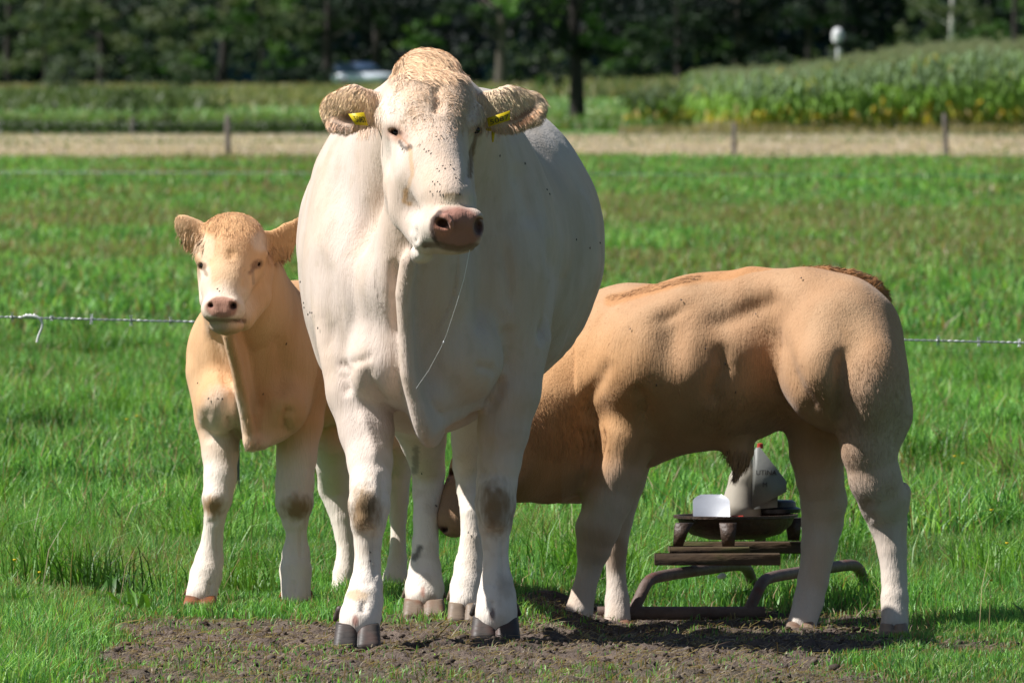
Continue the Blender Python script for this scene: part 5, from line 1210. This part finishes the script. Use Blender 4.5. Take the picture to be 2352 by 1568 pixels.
# ------------------------------------------------------------------ barbed wire, string, trough, flies
def build_near(M_post, M_wire):
    Yw = 7.0
    def wz(px): return W(px, 728+(px)*.02525, Yw)
    f = empty('barbed_wire_fence', (G(530, Yw), Yw, 0)); tag(f, 'galvanised barbed wire running behind the animals with a grey wooden post', 'fence')
    px = np.linspace(-900, 3300, 1600)
    for ph in (0, math.pi):
        mb = MB(); P = np.array([wz(p) for p in px]); a = P[:, 0]*2*math.pi/.045+ph; P = P+np.stack([0*a, np.cos(a)*.0024, np.sin(a)*.0024], 1); mb.tube(P, .0019, 5); mb.build('wire', M_wire, f, smooth=True)
    mb = MB()
    for s in (-1, 1):
        mb.tube([(-.004*s, -.008, -.016), (0, 0, .0), (.004*s, .008, .018)], .0014, 5); mb.tube([(-.004*s, .008, -.017), (0, 0, .0), (.004*s, -.008, .016)], .0014, 5)
    a = np.linspace(0, 6*math.pi, 26); mb.tube(np.stack([np.linspace(-.006, .006, 26), .004*np.cos(a), .004*np.sin(a)], 1), .0015, 5)
    bm = mb.mesh('barb', M_wire, True)
    for p in list(np.arange(28, 700, 91.))+list(np.arange(2062, 2480, 93.))+[-63, -154, 2527, 2620]:
        o = link('barb', bm, f); o.location = Vector(wz(p)-np.array(f.location)); o.rotation_euler = (p*.7, 0, 0)
    def post(px_, h, w):
        x = G(px_, Yw); mb = MB(); mb.tube([(x, Yw+.05, -.15), (x, Yw+.05, h*.5), (x+.004, Yw+.05, h-.03), (x+.004, Yw+.05, h)], [w/2, w/2, w/2*.97, w/2*.75], 14); mb.build('post', M_post, f, smooth=True)
    post(533, .82, .052); post(-880, .85, .07); post(3280, .78, .07)
    # string
    ms = mottled('white_string', [(.66, .66, .64), (.78, .78, .76)], 60, .8, .2)
    mb = MB(); pts = [W(x_, y_, Yw-.006) for x_, y_ in ((52, 727), (62, 725), (75, 726), (84, 728), (90, 731), (95, 737), (97, 744), (96, 752), (92, 762), (88, 772), (85, 786))]
    mb.tube(pts, [.0042, .0058, .006, .006, .005, .0045, .0045, .0043, .004, .004, .0045], 8)
    a = np.linspace(0, 5*math.pi, 40); c = W(66, 726, Yw); mb.tube(np.stack([c[0]+np.linspace(-.012, .022, 40), Yw+.0065*np.cos(a), c[2]+.0065*np.sin(a)], 1), .0028, 6)
    s = mb.build('string', ms, smooth=True); tag(s, 'white string knotted on the barbed wire with its loose end hanging', 'string')

    # ---- drinking trough on a steel skid
    TY, TZ = 1.0, -.062                             # it stands well behind the calf, on the dip
    root = empty('cattle_trough', (.66, 1.9+TY, TZ)); tag(root, 'rusty pasture drinking pump with iron bowl on a tube skid behind the calf', 'trough')
    M_rust = mottled('rusty_tube', [(.09, .062, .05), (.165, .115, .095), (.12, .08, .065), (.18, .045, .03)], 9, .6, .3, bscale=60)
    M_iron = mottled('rusty_iron', [(.022, .017, .014), (.065, .035, .02), (.03, .02, .016)], 16, .55, .5, spec=.5)
    M_wood = mottled('mossy_wood', [(.055, .038, .026), (.11, .07, .04), (.09, .095, .03)], 14, .9, .6, stretch=(.3, 1, 1))
    M_tank = mottled('cream_plastic', [(.40, .36, .29), (.47, .42, .34)], 6, .5, .1); M_tank_shade = mottled('shaded_plastic', [(.17, .175, .16), (.23, .23, .21)], 5, .5, .2)  # second tone is the same plastic, its shaded side put into the colour
    M_black = mottled('black_rubber', [(.012, .013, .016), (.03, .03, .035)], 10, .35, .1, spec=.5); M_red = mottled('red_plastic', [(.35, .03, .02), (.45, .05, .03)], 10, .5, .1)
    M_steel = mottled('bright_steel', [(.72, .73, .75), (.80, .81, .83)], 25, .42, .15, metallic=.75, stretch=(1, 1, .2), bscale=140, bdist=.001)
    def along(p, d, L): return (p[0]+d[0]*L, p[1]+d[1]*L, p[2])
    D = (.333, .943)                                # skid direction
    r = .0175
    a0, b0 = W(1372, 1409, 1.27+TY), W(1757, 1409, 1.27+TY)
    mb = MB(); zc = .026+TZ; mb.tube([(a0[0], 1.27+TY, zc), (b0[0], 1.27+TY, zc)], .020, 16); mb.build('cross_tube', M_rust, root, smooth=True)
    for px_ in (1452, 1717):
        x0 = G(px_, 1.27+TY); h = .128
        pts = [(x0, 1.27+TY, zc)]; 
        for t, zz in ((.02, .045), (.04, .07), (.062, .095), (.095, .117), (.14, h), (.5, h), (.80, h), (.97, h), (1.04, .121), (1.09, .10), (1.125, .06), (1.14, .0)): pts.append((x0+.026+D[0]*t*.95, 1.27+TY+D[1]*t, zz+TZ))
        pts = np.array(pts); pts[:5, 0] = x0+np.array([0, .010, .022, .034, .047]); pts[:5, 1] = 1.27+TY+np.array([0, .01, .025, .045, .075])
        # smooth the bends
        u = np.linspace(0, len(pts)-1, 60); pts = np.stack([np.interp(u, np.arange(len(pts)), pts[:, c]) for c in range(3)], 1)
        for _ in range(6): pts[1:-1] = .25*pts[:-2]+.5*pts[1:-1]+.25*pts[2:]
        mb = MB(); mb.tube(pts, .0175, 14); mb.build('skid_tube', M_rust, root, smooth=True)
    def beam(px0, px1, py0, py1, Y, depth, name, mat, rz=0):
        Y = Y+TY
        p0, p1 = W(px0, py0, Y), W(px1, py1, Y); mb = MB(); mb.box(((p0[0]+p1[0])/2, Y+depth/2, (p0[2]+p1[2])/2), (abs(p1[0]-p0[0]), depth, abs(p0[2]-p1[2])), rot=(0, 0, rz), bev=.003); return mb.build(name, mat, root)
    beam(1503, 1793, 1271, 1298, 1.62, .06, 'beam', M_wood)
    beam(1560, 1880, 1244, 1271, 2.12, .06, 'beam', M_wood, .0)
    beam(1536, 1722, 1256, 1270, 1.66, .11, 'plank', M_wood, .03)
    # iron bowl: oval, long axis along the skid and to the right
    c = W(1690, 1192, 1.90+TY); mb = MB(); prof = [(.002, -.062), (.07, -.06), (.115, -.045), (.142, -.018), (.150, .004), (.160, .006), (.160, .014), (.148, .014), (.138, -.01), (.10, -.036), (.002, -.045)]
    mb.lathe(c, prof, 40, sx=1.22, sy=.9, rz=.35); mb.build('bowl', M_iron, root, smooth=True)
    for px_, py0, Y in ((1570, 1256, 1.72), (1672, 1262, 1.72), (1745, 1244, 2.14+TY), (1822, 1240, 2.10)):
        Y = Y+TY; x = G(px_, Y); top = c[2]-.004; bot = W(px_, py0, Y)[2]
        mb = MB(); s_ = .5 if px_ < 1600 else 0
        mb.prism([(-.032, bot), (-.004, bot), (.016, top-.02), (.030, top), (-.024, top), (-.028, top-.012)] if px_ < 1600 else [(-.016, bot), (.018, bot), (.026, top), (-.026, top)], .06, off=(x, Y, 0)); mb.build('bowl_leg', M_iron, root)
    # pump lever plate: curved bright steel
    P0 = W(1592, 1195, 1.78+TY); wd = G(1677, 1.78+TY)-G(1592, 1.78+TY); ht = P0[2]-W(1592, 1196, 1.78+TY)[2]+57*(31.78+TY)/FPX
    n = 14; v = []; poly = [(0, 0), (wd, 0), (wd, ht*.72), (wd*.97, ht*.86), (wd*.88, ht*.96), (wd*.75, ht), (wd*.25, ht), (wd*.12, ht*.96), (wd*.03, ht*.86), (0, ht*.72)]
    g = 12; vv = []; 
    for i in range(g+1):
        t = i/g; zz = ht*t; inset = 0 if t < .72 else wd*.22*((t-.72)/.28)**2.2
        for j in range(9):
            s_ = j/8; vv.append((P0[0]+inset+(wd-2*inset)*s_, 1.78+TY+.055*t+.045*t*t+.012*math.sin(math.pi*s_), P0[2]+zz*.98))
    vv = np.array(vv); fr = vv; bk = vv+np.array([0, .003, 0]); I = (np.arange(g)[:, None]*9+np.arange(8)[None]).ravel(); q = np.stack([I, I+1, I+10, I+9], 1); o_ = len(vv)
    edge = [i*9 for i in range(g+1)]+[g*9+j for j in range(1, 9)]+[i*9+8 for i in range(g-1, -1, -1)]+[j for j in range(7, 0, -1)]
    qe = [[edge[i], edge[(i+1) % len(edge)], edge[(i+1) % len(edge)]+o_, edge[i]+o_] for i in range(len(edge))]
    mb = MB(); mb.add(np.vstack([fr, bk]), np.vstack([q, q[:, ::-1]+o_, qe])); mb.build('lever_plate', M_steel, root, smooth=True)
    # pump housing: cream rounded left half, flat right half greyed for its shaded side
    Yh = 1.96+TY
    def pp(px_, py_): w = W(px_, py_, Yh); return (w[0], w[2])
    hs = Sculpt()
    hs.chain([(1716, 1050, Yh+.05, 12), (1708, 1100, Yh+.05, 32), (1702, 1165, Yh+.05, 47)], k=10); hs.chain([(1716, 1165, Yh+.05, 30), (1680, 1178, Yh+.05, 28)], k=16)
    hv, hq = hs.polygonise(.006); hv = smooth_verts(hv, hq, 2); link('housing', new_mesh('housing', hv-np.array(root.location), quads=hq, mat=M_tank), root)
    mb = MB(); poly = [pp(1727, 1168), pp(1730, 1040), pp(1737, 1028), pp(1745, 1026), pp(1806, 1104), pp(1806, 1128), pp(1786, 1130), pp(1785, 1164)]
    mb.prism(poly[:6]+[], .07, off=(0, Yh, 0)); mb.prism([poly[0], poly[5], poly[6], poly[7]], .068, off=(0, Yh, 0)); hb = mb.build('housing_cover', M_tank_shade, root)
    mb = MB(); mb.lathe((W(1746, 1022, Yh)[0], Yh, W(1746, 1026, Yh)[2]), [(.001, .012), (.009, .010), (.010, -.004), (.001, -.006)], 12); mb.build('cap', M_red, root, smooth=True)
    def text(body, px_, py_, size, rot):
        cu = bpy.data.curves.new('lettering', 'FONT'); cu.body = body; cu.size = size; cu.extrude = .0012; cu.align_x = 'CENTER'
        to = bpy.data.objects.new('tmp', cu); COL.objects.link(to); bpy.context.view_layer.update(); me = bpy.data.meshes.new_from_object(to); COL.objects.unlink(to); bpy.data.objects.remove(to)
        k = np.zeros(len(me.vertices)*3); me.vertices.foreach_get('co', k); k = k.reshape(-1, 3); w = W(px_, py_, Yh-.036)
        cr, sr = math.cos(rot), math.sin(rot); kk = np.stack([k[:, 0]*cr-k[:, 1]*sr+w[0], -k[:, 2]+Yh-.0365, k[:, 0]*sr+k[:, 1]*cr+w[2]], 1)-np.array(root.location)
        me.vertices.foreach_set('co', kk.ravel()); me.materials.clear(); me.materials.append(M_black); me.update(); return link('lettering', me, hb)
    text('UTINA', 1760, 1090, .021, 0); text('M', 1757, 1118, .021, 0)
    mb = MB(); mb.lathe(W(1790, 1178, Yh+.06), [(.03, .0), (.064, .002), (.066, .014), (.052, .02), (.05, .034), (.04, .04), (.002, .04)], 28); mb.build('pump_membrane', M_black, root, smooth=True)
    mb = MB(); p = W(1694, 1188, 1.84+TY); mb.box((p[0], 1.84+TY, p[2]), (.04, .03, .012), bev=.003); mb.build('valve', M_red, root)
    # white stone in the grass
    s_ = Sculpt(); s_.ell((1660, 1322, 2.15+TY), (9, .013, 7), k=1); s_.ell((1653, 1325, 2.15+TY), (6, .010, 5), k=4); v, q = s_.polygonise(.003); o = link('stone', new_mesh('stone', smooth_verts(v, q, 1), quads=q, mat=mottled('white_stone', [(.6, .6, .58), (.75, .75, .72)], 60, .8, .2))); tag(o, 'small white stone in the grass below the trough', 'stone')

def build_flies(skins):
    m = mottled('fly_body', [(.012, .012, .014), (.03, .028, .026)], 200, .5, 0)
    mb = MB(); mb.lathe((0, 0, 0), [(.0002, -.0038), (.0017, -.002), (.0019, 0), (.0015, .0022), (.0012, .0032), (.0003, .0042)], 8)
    for sg in (-1, 1): mb.add([(sg*.0008, .0016, .001), (sg*.0034, .0015, -.0045), (sg*.0012, .0019, -.0048)], None, [[0, 1, 2]])
    me = mb.mesh('fly', m, True)
    def put(sk, pts, label, group):
        for x, y in pts:
            d = np.hypot(sk.px-x, sk.py-y); ok = (d < 4) & (sk.n[:, 1] < .1)
            if not ok.any(): ok = d < 8
            if not ok.any(): continue
            i = np.nonzero(ok)[0][np.argmin(sk.Y[ok])]; n = Vector(sk.n[i]); t = Vector((random.uniform(-.5, .5), 0, -1)); t = (t-n*t.dot(n)).normalized(); s = t.cross(n) if False else n.cross(t)
            o = link('fly', me); M = Matrix((s, n, -t)).transposed().to_4x4(); M.translation = Vector(sk.v[i])+n*.006; sc = random.uniform(.7, .95); o.matrix_world = M @ Matrix.Diagonal((sc, sc, sc, 1))
            tag(o, label, 'fly', group)
    cow_s, ca, cb = skins
    put(cow_s, [(1005, 317), (1012, 312), (976, 345), (987, 346), (1018, 382), (1004, 390), (1036, 381), (1042, 401), (1048, 410), (996, 418), (1005, 417), (988, 443), (1004, 442), (1010, 441), (1055, 443), (925, 344)],
        'tiny dark fly sitting on the face of the white cow', 'flies on the face of the cow')
    put(cow_s, [(702, 695), (704, 706), (718, 716), (712, 720), (723, 718), (735, 755), (690, 650)], 'tiny dark fly on the left side of the belly of the cow', 'flies on the left belly of the cow')
    put(cow_s, [(1205, 373), (1255, 437), (1262, 446), (1148, 360), (1320, 550), (1353, 571), (1372, 560), (1330, 800), (1348, 772), (1300, 825)], 'tiny dark fly on the right side of the body of the cow', 'flies on the right body of the cow')
    put(cow_s, [(852, 1268), (848, 1288), (1075, 1220), (1000, 1160), (970, 1085)], 'tiny dark fly on a leg of the cow', 'flies on the legs of the cow')
    put(ca, [(480, 912), (512, 914), (500, 912), (498, 664), (455, 880), (604, 904), (660, 790)], 'tiny dark fly on the pale orange calf facing the camera', 'flies on the calf facing the camera')
    put(cb, [(1450, 760), (1508, 885), (1620, 800), (1670, 835), (1565, 690), (1690, 900), (1840, 640), (1735, 720)], 'tiny dark fly on the flank of the tan drinking calf', 'flies on the drinking calf')
# ------------------------------------------------------------------ assemble
build_ground()
build_grass()
M_post, M_wire = build_far()
cow, cow_skin = build_cow()
calf_a, calf_a_skin = build_calf_standing()
calf_b, calf_b_skin = build_calf_suckling()
build_near(M_post, M_wire)
build_flies((cow_skin, calf_a_skin, calf_b_skin))
